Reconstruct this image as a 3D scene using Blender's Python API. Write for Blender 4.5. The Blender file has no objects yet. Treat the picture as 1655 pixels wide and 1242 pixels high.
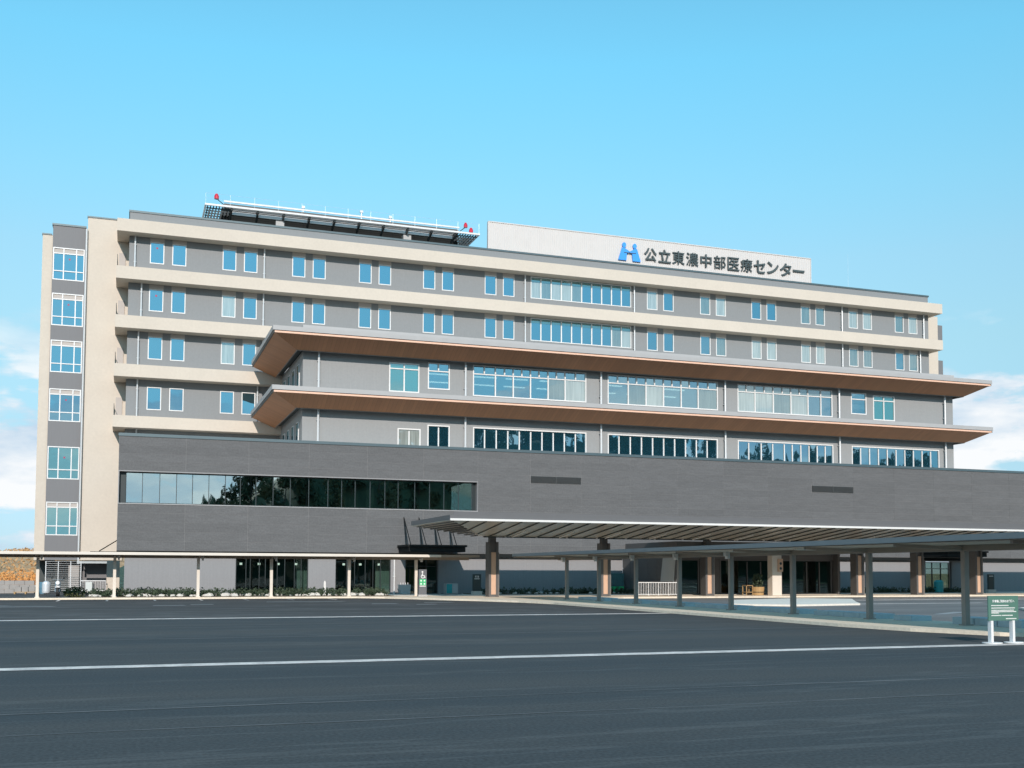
import bpy, math, random
from mathutils import Matrix, Vector
random.seed(7)
sc = bpy.context.scene
COL = sc.collection
R = math.radians

# ------------------------------------------------------------------ camera
F_PX, W_PX = 1755.0, 1655.0
YAW, PITCH, ROLL = math.atan2(622, F_PX), R(3.3), R(0.18)
cam = bpy.data.cameras.new('camera')
cam.sensor_fit = 'HORIZONTAL'; cam.sensor_width = 36.0
cam.lens = 36.0 * F_PX / W_PX
cam.shift_y = (823.0 - 621.0) / W_PX
cam.clip_start = 0.1; cam.clip_end = 6000
camo = bpy.data.objects.new('camera', cam); COL.objects.link(camo)
fw = Vector((math.sin(YAW) * math.cos(PITCH), math.cos(YAW) * math.cos(PITCH), math.sin(PITCH)))
rt = Vector((math.cos(YAW), -math.sin(YAW), 0)); up = rt.cross(fw)
rt2 = math.cos(ROLL) * rt + math.sin(ROLL) * up; up2 = -math.sin(ROLL) * rt + math.cos(ROLL) * up
camo.matrix_world = Matrix(((rt2.x, up2.x, -fw.x, 0), (rt2.y, up2.y, -fw.y, 0), (rt2.z, up2.z, -fw.z, 1.7), (0, 0, 0, 1)))
sc.camera = camo

# ------------------------------------------------------------------ sun direction, sky
LIGHT = Vector((0.48, 2.1, -1.0)).normalized()          # direction the light travels
ELEV = math.asin(-LIGHT.z); AZ = math.atan2(-LIGHT.x, -LIGHT.y)   # azimuth of the sun from +Y, clockwise
w = bpy.data.worlds.new('World'); sc.world = w; w.use_nodes = True
nt = w.node_tree; nt.nodes.clear()
def wn(t, **k):
    n = nt.nodes.new(t)
    for a, b in k.items(): setattr(n, a, b)
    return n
def wl(a, b): nt.links.new(a, b)
def wm(op, a, b=None, clamp=False):
    n = wn('ShaderNodeMath', operation=op, use_clamp=clamp)
    for i, v in enumerate((a, b)):
        if v is None: continue
        if isinstance(v, (int, float)): n.inputs[i].default_value = v
        else: wl(v, n.inputs[i])
    return n.outputs[0]
out = wn('ShaderNodeOutputWorld'); bg = wn('ShaderNodeBackground')
sky = wn('ShaderNodeTexSky', sky_type='NISHITA', sun_disc=False, sun_elevation=ELEV, sun_rotation=AZ,
         altitude=100.0, air_density=1.0, dust_density=0.05, ozone_density=1.6)
tc = wn('ShaderNodeTexCoord'); sep = wn('ShaderNodeSeparateXYZ'); wl(tc.outputs['Generated'], sep.inputs[0])
tint = wn('ShaderNodeMix', data_type='RGBA', blend_type='MULTIPLY'); tint.inputs[0].default_value = 1.0
wl(sky.outputs[0], tint.inputs[6]); 
rp = wn('ShaderNodeValToRGB'); wl(wm('MULTIPLY', sep.outputs[2], 2.0, clamp=True), rp.inputs[0])
st_ = [(0.02, (0.329, 0.48, 0.8)), (0.1, (0.547, 0.65, 0.7)), (0.2, (0.857, 1.0, 0.87)), (0.27, (1.007, 1.24, 1.06)), (0.33, (0.988, 1.47, 1.26)), (0.43, (0.916, 1.78, 1.57))]
while len(rp.color_ramp.elements) < len(st_): rp.color_ramp.elements.new(0.5)
for e_, (p_, c_) in zip(rp.color_ramp.elements, st_): e_.position = p_ * 2; e_.color = (c_[0] / 2, c_[1] / 2, c_[2] / 2, 1)
sc2 = wn('ShaderNodeVectorMath', operation='SCALE'); sc2.inputs['Scale'].default_value = 2.0; wl(rp.outputs[0], sc2.inputs[0]); wl(sc2.outputs[0], tint.inputs[7])
mp = wn('ShaderNodeMapping'); mp.inputs['Scale'].default_value = (1.0, 1.0, 3.0); mp.inputs['Location'].default_value = (80.9, 48.4, 0.4)
wl(tc.outputs['Generated'], mp.inputs[0])
n1 = wn('ShaderNodeTexNoise'); n1.inputs['Scale'].default_value = 5.5; n1.inputs['Detail'].default_value = 9; n1.inputs['Roughness'].default_value = 0.55
wl(mp.outputs[0], n1.inputs[0])
mp2 = wn('ShaderNodeMapping'); mp2.inputs['Scale'].default_value = (1.0, 1.0, 3.0); mp2.inputs['Location'].default_value = (80.9, 48.4, 0.34)
wl(tc.outputs['Generated'], mp2.inputs[0])
n2 = wn('ShaderNodeTexNoise'); n2.inputs['Scale'].default_value = 5.5; n2.inputs['Detail'].default_value = 6; n2.inputs['Roughness'].default_value = 0.5
wl(mp2.outputs[0], n2.inputs[0])
zup = wm('MAXIMUM', sep.outputs[2], 0.0)
thr = wm('ADD', wm('MULTIPLY', zup, 0.62), 0.375)                 # fewer clouds higher up
den = wm('MULTIPLY', wm('SUBTRACT', n1.outputs[0], thr), 18.0, clamp=True)
fade = wm('MULTIPLY', wm("SUBTRACT", 0.225, zup), 14.0, clamp=True)
dens = wm('MULTIPLY', wm('MULTIPLY', den, fade), 0.97)
shade = wm('MULTIPLY', wm('ADD', wm('SUBTRACT', n1.outputs[0], n2.outputs[0]), 0.09), 5.5, clamp=True)
ccol = wn('ShaderNodeMix', data_type='RGBA'); wl(shade, ccol.inputs[0])
ccol.inputs[6].default_value = (3.7, 4.7, 5.7, 1); ccol.inputs[7].default_value = (6.5, 6.6, 6.7, 1)
mixc = wn('ShaderNodeMix', data_type='RGBA'); wl(dens, mixc.inputs[0]); wl(tint.outputs[2], mixc.inputs[6]); wl(ccol.outputs[2], mixc.inputs[7])
wl(mixc.outputs[2], bg.inputs[0]); bg.inputs[1].default_value = 0.15
wl(bg.outputs[0], out.inputs[0])

sun = bpy.data.lights.new('sun', 'SUN'); sun.energy = 3.95; sun.angle = R(0.53); sun.color = (1.0, 0.90, 0.83)
so = bpy.data.objects.new('sun', sun); COL.objects.link(so)
so.rotation_euler = LIGHT.to_track_quat('-Z', 'Y').to_euler(); so.location = (-60, -120, 90)
sc.view_settings.view_transform = 'Standard'; sc.view_settings.look = 'None'
sc.view_settings.exposure = 0.0; sc.view_settings.gamma = 1.0
sc.render.engine = 'CYCLES'
sc.cycles.max_bounces = 8; sc.cycles.transparent_max_bounces = 12; sc.cycles.use_denoising = True
sc.cycles.caustics_reflective = False; sc.cycles.caustics_refractive = False

# ------------------------------------------------------------------ materials
def mat(name, col, rough=0.7, metal=0.0, var=0.06, scale=1.2, bump=0.0, bscale=40.0, stretch=(1, 1, 1), rnd=0.0, spec=0.5, col2=None, fine=0.0, fscale=60.0, dist=0.02, con=1.0, plank=None, streak=None):
    m = bpy.data.materials.new(name); m.use_nodes = True
    t = m.node_tree; N = t.nodes; L = t.links
    b = N['Principled BSDF']
    b.inputs['Roughness'].default_value = rough; b.inputs['Metallic'].default_value = metal
    b.inputs['Specular IOR Level'].default_value = spec
    geo = N.new('ShaderNodeNewGeometry'); mpp = N.new('ShaderNodeMapping'); mpp.inputs['Scale'].default_value = stretch
    L.new(geo.outputs['Position'], mpp.inputs[0])
    no = N.new('ShaderNodeTexNoise'); no.inputs['Scale'].default_value = scale; no.inputs['Detail'].default_value = 6; no.inputs['Roughness'].default_value = 0.6
    L.new(mpp.outputs[0], no.inputs[0])
    mx = N.new('ShaderNodeMix'); mx.data_type = 'RGBA'
    c2 = col2 if col2 else tuple(min(1, c * (1 + var * 3)) for c in col)
    c1 = col if col2 else tuple(c * (1 - var * 3) for c in col)
    mx.inputs[6].default_value = (*c1, 1); mx.inputs[7].default_value = (*c2, 1)
    cr = N.new('ShaderNodeMapRange'); cr.inputs[1].default_value = 0.5 - 0.5 / con; cr.inputs[2].default_value = 0.5 + 0.5 / con
    L.new(no.outputs[0], cr.inputs[0]); L.new(cr.outputs[0], mx.inputs[0]); src = mx.outputs[2]
    if fine:
        n3 = N.new('ShaderNodeTexNoise'); n3.inputs['Scale'].default_value = fscale; n3.inputs['Detail'].default_value = 3
        L.new(geo.outputs['Position'], n3.inputs[0])
        mr = N.new('ShaderNodeMapRange'); mr.inputs[3].default_value = 1 - fine; mr.inputs[4].default_value = 1 + fine
        mr.inputs[1].default_value = 0.3; mr.inputs[2].default_value = 0.7
        L.new(n3.outputs[0], mr.inputs[0])
        mm = N.new('ShaderNodeMix'); mm.data_type = 'RGBA'; mm.blend_type = 'MULTIPLY'; mm.inputs[0].default_value = 1
        L.new(src, mm.inputs[6]); L.new(mr.outputs[0], mm.inputs[7]); src = mm.outputs[2]
    if plank:                                  # boards: a tone per board and a dark joint
        sx_ = N.new('ShaderNodeSeparateXYZ'); L.new(geo.outputs['Position'], sx_.inputs[0])
        dv = N.new('ShaderNodeMath'); dv.operation = 'DIVIDE'; dv.inputs[1].default_value = plank[1]; L.new(sx_.outputs[plank[0]], dv.inputs[0])
        fl = N.new('ShaderNodeMath'); fl.operation = 'FLOOR'; L.new(dv.outputs[0], fl.inputs[0])
        wn_ = N.new('ShaderNodeTexWhiteNoise'); wn_.noise_dimensions = '1D'; L.new(fl.outputs[0], wn_.inputs['W'])
        fr_ = N.new('ShaderNodeMath'); fr_.operation = 'FRACT'; L.new(dv.outputs[0], fr_.inputs[0])
        gt = N.new('ShaderNodeMath'); gt.operation = 'GREATER_THAN'; gt.inputs[1].default_value = 0.10; L.new(fr_.outputs[0], gt.inputs[0])
        m1 = N.new('ShaderNodeMapRange'); m1.inputs[3].default_value = 1 - plank[2]; m1.inputs[4].default_value = 1 + plank[2]; L.new(wn_.outputs[0], m1.inputs[0])
        m2 = N.new('ShaderNodeMapRange'); m2.inputs[3].default_value = plank[3]; m2.inputs[4].default_value = 1.0; L.new(gt.outputs[0], m2.inputs[0])
        mu = N.new('ShaderNodeMath'); mu.operation = 'MULTIPLY'; L.new(m1.outputs[0], mu.inputs[0]); L.new(m2.outputs[0], mu.inputs[1])
        mm = N.new('ShaderNodeMix'); mm.data_type = 'RGBA'; mm.blend_type = 'MULTIPLY'; mm.inputs[0].default_value = 1
        L.new(src, mm.inputs[6]); L.new(mu.outputs[0], mm.inputs[7]); src = mm.outputs[2]
    if streak:                                 # pale rubbed streaks left by the paving roller
        ms = N.new('ShaderNodeMapping'); ms.inputs['Scale'].default_value = streak[0]; ms.inputs['Rotation'].default_value = (0, 0, R(0.4)); L.new(geo.outputs['Position'], ms.inputs[0])
        ns = N.new('ShaderNodeTexNoise'); ns.inputs['Scale'].default_value = 1.0; ns.inputs['Detail'].default_value = 5; ns.inputs['Roughness'].default_value = 0.65; L.new(ms.outputs[0], ns.inputs[0])
        s1 = N.new('ShaderNodeMath'); s1.operation = 'SUBTRACT'; s1.inputs[1].default_value = 0.5; L.new(ns.outputs[0], s1.inputs[0])
        s2 = N.new('ShaderNodeMath'); s2.operation = 'ABSOLUTE'; L.new(s1.outputs[0], s2.inputs[0])
        s3 = N.new('ShaderNodeMapRange'); s3.inputs[1].default_value = 0.0; s3.inputs[2].default_value = streak[1]; s3.inputs[3].default_value = streak[2]; s3.inputs[4].default_value = 0.0; L.new(s2.outputs[0], s3.inputs[0])
        mm = N.new('ShaderNodeMix'); mm.data_type = 'RGBA'; L.new(s3.outputs[0], mm.inputs[0]); L.new(src, mm.inputs[6]); mm.inputs[7].default_value = (0.26, 0.26, 0.25, 1); src = mm.outputs[2]
    if rnd:
        oi = N.new('ShaderNodeObjectInfo'); mr = N.new('ShaderNodeMapRange'); mr.inputs[3].default_value = 1 - rnd; mr.inputs[4].default_value = 1 + rnd
        L.new(oi.outputs['Random'], mr.inputs[0])
        mm = N.new('ShaderNodeMix'); mm.data_type = 'RGBA'; mm.blend_type = 'MULTIPLY'; mm.inputs[0].default_value = 1
        L.new(src, mm.inputs[6]); L.new(mr.outputs[0], mm.inputs[7]); src = mm.outputs[2]
    L.new(src, b.inputs['Base Color'])
    if bump:
        nb = N.new('ShaderNodeTexNoise'); nb.inputs['Scale'].default_value = bscale; nb.inputs['Detail'].default_value = 4
        mb = N.new('ShaderNodeMapping'); mb.inputs['Scale'].default_value = stretch
        L.new(geo.outputs['Position'], mb.inputs[0]); L.new(mb.outputs[0], nb.inputs[0])
        bp = N.new('ShaderNodeBump'); bp.inputs['Strength'].default_value = bump; bp.inputs['Distance'].default_value = dist
        L.new(nb.outputs[0], bp.inputs['Height']); L.new(bp.outputs[0], b.inputs['Normal'])
    return m

def emit(name, col, s):
    m = bpy.data.materials.new(name); m.use_nodes = True
    b = m.node_tree.nodes['Principled BSDF']; b.inputs['Base Color'].default_value = (*col, 1)
    b.inputs['Emission Color'].default_value = (*col, 1); b.inputs['Emission Strength'].default_value = s
    return m

def glass(name, tint, refl, see=0.0, base=(0.01, 0.02, 0.025), wob=0.05):
    """coated facade glass: a mirror coat over a dark pane, or over a see-through one"""
    m = bpy.data.materials.new(name); m.use_nodes = True
    t = m.node_tree; N = t.nodes; L = t.links; N.clear()
    o = N.new('ShaderNodeOutputMaterial')
    g = N.new('ShaderNodeBsdfGlossy'); g.inputs['Color'].default_value = (*tint, 1); g.inputs['Roughness'].default_value = 0.012
    geo = N.new('ShaderNodeNewGeometry'); nb = N.new('ShaderNodeTexNoise'); nb.inputs['Scale'].default_value = 0.9; nb.inputs['Detail'].default_value = 1
    L.new(geo.outputs['Position'], nb.inputs[0]); bp = N.new('ShaderNodeBump'); bp.inputs['Strength'].default_value = wob; bp.inputs['Distance'].default_value = 0.05
    L.new(nb.outputs[0], bp.inputs['Height']); L.new(bp.outputs[0], g.inputs['Normal'])
    if see:
        d = N.new('ShaderNodeBsdfTransparent'); d.inputs['Color'].default_value = (see * 0.86, see, see * 0.95, 1)
    else:
        d = N.new('ShaderNodeBsdfDiffuse'); d.inputs['Color'].default_value = (*base, 1)
    lw = N.new('ShaderNodeFresnel'); lw.inputs[0].default_value = 1.5
    ad = N.new('ShaderNodeMath'); ad.operation = 'ADD'; ad.use_clamp = True; ad.inputs[1].default_value = refl
    L.new(lw.outputs[0], ad.inputs[0])
    mx = N.new('ShaderNodeMixShader'); L.new(ad.outputs[0], mx.inputs[0]); L.new(d.outputs[0], mx.inputs[1]); L.new(g.outputs[0], mx.inputs[2])
    L.new(mx.outputs[0], o.inputs[0])
    return m

M = {}
M['asphalt'] = mat('asphalt', (0.029, 0.039, 0.045), 0.9, scale=0.55, stretch=(0.02, 0.55, 1), con=3.0, col2=(0.064, 0.063, 0.060), bump=0.6, bscale=60, fine=0.42, fscale=24, dist=0.014, streak=((0.035, 0.34, 1), 0.014, 0.13))
M['aisle'] = mat('aisle_asphalt', (0.033, 0.032, 0.032), 0.88, scale=0.45, stretch=(0.05, 0.5, 1), con=3.2, col2=(0.072, 0.066, 0.062), bump=0.3, bscale=80, fine=0.22, fscale=50, dist=0.01, streak=((0.06, 0.3, 1), 0.03, 0.22))
M['road'] = mat('road_asphalt', (0.125, 0.120, 0.115), 0.85, scale=0.5, stretch=(0.25, 0.6, 1), con=2.5, col2=(0.22, 0.208, 0.195), bump=0.2, bscale=60, fine=0.14, fscale=25, dist=0.01)
M['seam'] = mat('seam_grey', (0.085, 0.092, 0.095), 0.85, scale=0.8, con=2, col2=(0.26, 0.26, 0.25))
M['paint'] = mat('road_paint', (0.52, 0.46, 0.42), 0.6, scale=2.2, con=2.6, col2=(0.97, 0.84, 0.75), fine=0.15, fscale=14)
M['wornpaint'] = mat('worn_paint', (0.22, 0.22, 0.22), 0.7, scale=7, col2=(0.42, 0.42, 0.41))
M['concrete'] = mat('pale_concrete', (0.80, 0.73, 0.63), 0.85, var=0.05, scale=1.5, fine=0.07, fscale=9)
M['sandkerb'] = mat('sand_kerb', (0.82, 0.70, 0.55), 0.85, var=0.05, scale=1.5, fine=0.08, fscale=9)
M['shadekerb'] = mat('blue_shade_kerb', (0.47, 0.56, 0.60), 0.7, var=0.06, scale=2.0, fine=0.06, fscale=7)  # pale concrete with the blue of the roof's shade in its base colour
M['podium'] = mat('dark_tile_cladding', (0.124, 0.124, 0.125), 0.75, var=0.07, scale=2.4, stretch=(0.5, 1, 2.2), rnd=0.05, fine=0.14, fscale=9, bump=0.2, bscale=14, spec=0.35)
M['joint'] = mat('cladding_joint', (0.30, 0.295, 0.295), 0.85)
M['cap'] = mat('slate_metal_cap', (0.085, 0.125, 0.14), 0.45, metal=0.2, var=0.04)
M['greywall'] = mat('grey_ribbed_panel', (0.230, 0.242, 0.248), 0.7, var=0.025, scale=5.0, stretch=(3.5, 1, 0.12), fine=0.03, fscale=6)
M['sidegrey'] = mat('spandrel_grey', (0.175, 0.176, 0.182), 0.65, var=0.03, scale=5.0, stretch=(3.5, 1, 0.12))
M['midwall'] = mat('mid_grey_panel', (0.286, 0.297, 0.300), 0.7, var=0.025, scale=5.0, stretch=(3.5, 1, 0.12), fine=0.03, fscale=6)
M['ground_wall'] = mat('ground_floor_grey', (0.265, 0.262, 0.265), 0.7, var=0.03, scale=3.0, stretch=(3, 1, 0.15), fine=0.03, fscale=8)
M['lightgrey'] = mat('light_grey_coping', (0.40, 0.395, 0.39), 0.55, var=0.03)
M['beige'] = mat('beige_render', (0.60, 0.53, 0.445), 0.8, var=0.025, scale=0.6, fine=0.03, fscale=5)
M['winpanel'] = mat('beige_spandrel', (0.46, 0.42, 0.385), 0.7, var=0.02)
M['white'] = mat('white_aluminium', (0.74, 0.74, 0.73), 0.42, var=0.02)
M['silver'] = mat('silver_pipe', (0.66, 0.68, 0.69), 0.35, metal=0.25, var=0.03)
M['darkmetal'] = mat('dark_metal', (0.014, 0.016, 0.016), 0.75, var=0.1, spec=0.15)
M['louvre'] = mat('louvre_grey', (0.062, 0.066, 0.066), 0.6, var=0.04)
M['darkframe'] = mat('dark_frame', (0.03, 0.04, 0.042), 0.4, metal=0.3, var=0.05)
M['wood'] = mat('wood_soffit', (0.385, 0.172, 0.078), 0.6, scale=3.0, stretch=(6.0, 0.25, 1), col2=(0.51, 0.242, 0.118), rnd=0.04, plank=(0, 0.30, 0.07, 0.80))
M['woodside'] = mat('wood_soffit_side', (0.385, 0.172, 0.078), 0.6, scale=3.0, stretch=(0.25, 6.0, 1), col2=(0.51, 0.242, 0.118), rnd=0.04, plank=(1, 0.30, 0.07, 0.80))
M['woodtrim'] = mat('wood_trim', (0.80, 0.50, 0.36), 0.55, var=0.05, scale=6, stretch=(4, 4, 1))
M['peach'] = mat('peach_wood_panel', (0.62, 0.40, 0.275), 0.6, var=0.06, scale=4, stretch=(4, 4, 0.5))
M['gravelroof'] = mat('gravel_roof', (0.58, 0.55, 0.51), 0.9, var=0.06, scale=3)
M['signwall'] = mat('white_ribbed_metal', (0.62, 0.59, 0.565), 0.5, var=0.015)
M['letter'] = mat('dark_letter_metal', (0.09, 0.11, 0.11), 0.4, metal=0.3, var=0.02)
M['blue'] = mat('emblem_blue', (0.055, 0.33, 0.86), 0.4, var=0.02)
M['red'] = mat('beacon_red', (0.62, 0.02, 0.05), 0.35, var=0.03)
M['redmark'] = mat('access_mark_red', (0.30, 0.03, 0.10), 0.5)
M['soffit'] = mat('canopy_aluminium', (0.80, 0.77, 0.69), 0.26, metal=0.45, var=0.05, scale=0.7)
M['fascia'] = mat('canopy_fascia', (0.125, 0.125, 0.128), 0.65, var=0.03)
M['canopyedge'] = mat('canopy_edge_white', (0.74, 0.72, 0.69), 0.4, var=0.02)
M['column'] = mat('column_grey', (0.105, 0.102, 0.10), 0.6, var=0.05, scale=4)
M['columnlite'] = mat('column_light', (0.24, 0.215, 0.195), 0.6, var=0.04, scale=4)
M['walkgrey'] = mat('walkway_grey', (0.33, 0.285, 0.25), 0.55, var=0.04)
M['walkroof'] = mat('walkway_roof_slate', (0.16, 0.20, 0.22), 0.38, metal=0.3, var=0.04)
M['walksoffit'] = mat('walkway_soffit', (0.52, 0.45, 0.38), 0.6, var=0.04)
M['cream'] = mat('cream_paint', (0.70, 0.63, 0.545), 0.5, var=0.03)
M['creamdark'] = mat('taupe_paint_shade', (0.30, 0.26, 0.22), 0.6, var=0.03)  # taupe beams and brackets, also the painted canopy shadow on the roof end
M['greenboard'] = mat('green_board', (0.085, 0.19, 0.15), 0.55, var=0.03)
M['brightgreen'] = mat('sign_green', (0.03, 0.55, 0.20), 0.5, var=0.03)
M['signdark'] = mat('sign_dark', (0.035, 0.055, 0.056), 0.45, var=0.03)
M['signgrey'] = mat('sign_slate', (0.12, 0.125, 0.135), 0.5, var=0.03)
M['print'] = mat('white_print', (0.80, 0.80, 0.78), 0.5, var=0.01)
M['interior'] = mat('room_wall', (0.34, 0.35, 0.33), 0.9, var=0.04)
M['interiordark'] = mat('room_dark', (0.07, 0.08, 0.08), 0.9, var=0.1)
M['ceiling'] = mat('room_ceiling', (0.55, 0.56, 0.56), 0.9, var=0.02)
M['lamp'] = emit('ceiling_lamp', (1.0, 0.97, 0.9), 2.2)
M['sheer'] = mat('pale_blind', (0.62, 0.66, 0.64), 0.9, var=0.03, scale=2, stretch=(6, 1, .3))
M['glassblue'] = glass('coated_window_glass', (0.44, 0.80, 0.98), 0.44, base=(0.01, 0.05, 0.075))
def glass_curtain_cloud(name, base, refl):  # pale mottled pane colour: curtains, and clouds painted in as if mirrored
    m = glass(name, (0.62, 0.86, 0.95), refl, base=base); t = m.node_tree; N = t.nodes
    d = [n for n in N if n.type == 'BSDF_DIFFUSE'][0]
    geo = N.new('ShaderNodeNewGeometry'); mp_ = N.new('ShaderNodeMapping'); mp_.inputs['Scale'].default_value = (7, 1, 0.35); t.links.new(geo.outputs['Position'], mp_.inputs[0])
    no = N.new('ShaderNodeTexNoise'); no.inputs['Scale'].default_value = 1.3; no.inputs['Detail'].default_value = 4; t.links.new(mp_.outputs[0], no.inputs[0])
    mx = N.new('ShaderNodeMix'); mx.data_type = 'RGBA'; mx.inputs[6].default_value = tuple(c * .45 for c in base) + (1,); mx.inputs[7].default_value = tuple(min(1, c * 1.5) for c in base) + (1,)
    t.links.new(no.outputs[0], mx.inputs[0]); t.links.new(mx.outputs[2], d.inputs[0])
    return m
M['glasspale'] = glass_curtain_cloud('curtain_cloud_glass', (0.34, 0.38, 0.36), 0.26)
M['glassgrey'] = glass_curtain_cloud('half_curtain_cloud_glass', (0.13, 0.17, 0.165), 0.30)
M['glassteal'] = glass('teal_window_glass', (0.60, 0.84, 0.88), 0.36, base=(0.02, 0.16, 0.17))
M['glasssee'] = glass('clear_window_glass', (0.52, 0.84, 1.0), 0.40, see=0.60)
M['glassdark'] = glass('dark_ribbon_glass', (0.80, 0.98, 1.0), 0.52, see=0.62, wob=0.03)
M['glassground'] = glass('ground_floor_glass', (0.7, 0.82, 0.8), 0.05, see=0.62)
M['grassdry'] = mat('dry_grass_hill', (0.42, 0.25, 0.12), 0.95, scale=0.35, con=2.0, col2=(0.60, 0.40, 0.22), fine=0.3, fscale=1.6, bump=0.6, bscale=1.2, dist=0.4)
M['leafdark'] = mat('shrub_leaf', (0.025, 0.045, 0.025), 0.7, scale=3, col2=(0.06, 0.09, 0.045))
M['leaforange'] = mat('autumn_leaf', (0.66, 0.26, 0.06), 0.8, scale=1.5, col2=(0.74, 0.42, 0.16))
M['stone'] = mat('white_stone', (0.62, 0.60, 0.55), 0.85, var=0.06, scale=3)
M['soil'] = mat('bed_soil', (0.13, 0.105, 0.075), 0.95, var=0.1, scale=3)
M['forest'] = mat('forest_leaf', (0.030, 0.045, 0.022), 0.9, scale=0.3, con=2.0, col2=(0.10, 0.10, 0.045))
M['bark'] = mat('bark', (0.07, 0.05, 0.04), 0.9)
M['teal'] = mat('teal_plastic', (0.02, 0.32, 0.34), 0.5)
M['cabinet'] = mat('grey_cabinet', (0.42, 0.45, 0.45), 0.5, var=0.03)
M['tarp'] = mat('grey_blocks', (0.33, 0.31, 0.29), 0.85, scale=2, var=0.09)
M['rubber'] = mat('black_rubber', (0.02, 0.02, 0.02), 0.7)
M['chrome'] = mat('bare_steel', (0.55, 0.55, 0.55), 0.25, metal=0.9)
M['yellow'] = mat('yellow_notice', (0.55, 0.42, 0.03), 0.6)
M['terracotta'] = mat('wooden_tub', (0.42, 0.27, 0.12), 0.75, scale=3, stretch=(5, 5, .5), var=0.08)

# ------------------------------------------------------------------ mesh helpers
class MB:
    def __init__(s): s.v = []; s.f = []
    def box(s, x0, x1, y0, y1, z0, z1):
        b = len(s.v)
        s.v += [(x0, y0, z0), (x1, y0, z0), (x1, y1, z0), (x0, y1, z0), (x0, y0, z1), (x1, y0, z1), (x1, y1, z1), (x0, y1, z1)]
        s.f += [tuple(b + i for i in q) for q in ((0, 3, 2, 1), (4, 5, 6, 7), (0, 1, 5, 4), (1, 2, 6, 5), (2, 3, 7, 6), (3, 0, 4, 7))]
        return s
    def poly(s, pts):
        b = len(s.v); s.v += [tuple(p) for p in pts]; s.f.append(tuple(range(b, b + len(pts)))); return s
    def prism(s, pts, z0, z1):               # plan polygon, counter-clockwise
        n = len(pts); b = len(s.v)
        s.v += [(x, y, z0) for x, y in pts] + [(x, y, z1) for x, y in pts]
        s.f.append(tuple(b + i for i in reversed(range(n)))); s.f.append(tuple(b + n + i for i in range(n)))
        for i in range(n): j = (i + 1) % n; s.f.append((b + i, b + j, b + n + j, b + n + i))
        return s
    def slab(s, pts, d):                     # 3-D polygon thickened along d
        n = len(pts); b = len(s.v); d = Vector(d)
        s.v += [tuple(p) for p in pts] + [tuple(Vector(p) + d) for p in pts]
        s.f.append(tuple(b + i for i in range(n))); s.f.append(tuple(b + n + i for i in reversed(range(n))))
        for i in range(n): j = (i + 1) % n; s.f.append((b + j, b + i, b + n + i, b + n + j))
        return s
    def tube(s, p0, p1, r0, r1=None, n=8):
        r1 = r0 if r1 is None else r1
        p0, p1 = Vector(p0), Vector(p1); d = (p1 - p0).normalized()
        a = d.orthogonal().normalized(); c = d.cross(a); b = len(s.v)
        for p, r in ((p0, r0), (p1, r1)):
            for i in range(n):
                t = 2 * math.pi * i / n; s.v.append(tuple(p + r * (math.cos(t) * a + math.sin(t) * c)))
        for i in range(n): j = (i + 1) % n; s.f.append((b + i, b + j, b + n + j, b + n + i))
        s.f.append(tuple(b + i for i in reversed(range(n)))); s.f.append(tuple(b + n + i for i in range(n)))
        return s
    def beam(s, p0, p1, wx, h):              # rectangular bar between two points
        p0, p1 = Vector(p0), Vector(p1); d = (p1 - p0).normalized()
        a = d.cross(Vector((0, 0, 1)))
        a = Vector((1, 0, 0)) if a.length < 1e-4 else a.normalized()
        c = a.cross(d); b = len(s.v)
        for p in (p0, p1):
            for i, j in ((-1, -1), (1, -1), (1, 1), (-1, 1)): s.v.append(tuple(p + a * i * wx / 2 + c * j * h / 2))
        s.f += [tuple(b + i for i in q) for q in ((3, 2, 1, 0), (4, 5, 6, 7), (0, 1, 5, 4), (1, 2, 6, 5), (2, 3, 7, 6), (3, 0, 4, 7))]
        return s
    def mesh(s, name, m=None):
        me = bpy.data.meshes.new(name); me.from_pydata(s.v, [], s.f); me.update()
        if m: me.materials.append(m)
        return me
    def build(s, name, m, parent=None, smooth=False):
        me = s.mesh(name, m)
        if smooth: me.shade_smooth()
        return link(name, me, parent)
def link(name, me, parent=None, loc=None):
    o = bpy.data.objects.new(name, me); COL.objects.link(o)
    if loc is not None: o.location = loc
    if parent is not None:
        o.parent = parent
        if loc is None: o.matrix_parent_inverse = parent_world(parent).inverted()
    return o
def parent_world(p):
    m = Matrix.LocRotScale(p.location, p.rotation_euler, p.scale)
    if p.parent: m = parent_world(p.parent) @ p.matrix_parent_inverse @ m
    return m
def tag(o, label=None, cat=None, group=None, kind=None):
    for k, v in (('label', label), ('category', cat), ('group', group), ('kind', kind)):
        if v: o[k] = v
    return o
def empty(name, loc, label, cat, group=None):
    o = bpy.data.objects.new(name, None); COL.objects.link(o); o.location = loc; o.empty_display_size = 0.3
    return tag(o, label, cat, group)
def bx(name, m, parent, *a): return MB().box(*a).build(name, m, parent)
def structure(o): o['kind'] = 'structure'; return o

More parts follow.
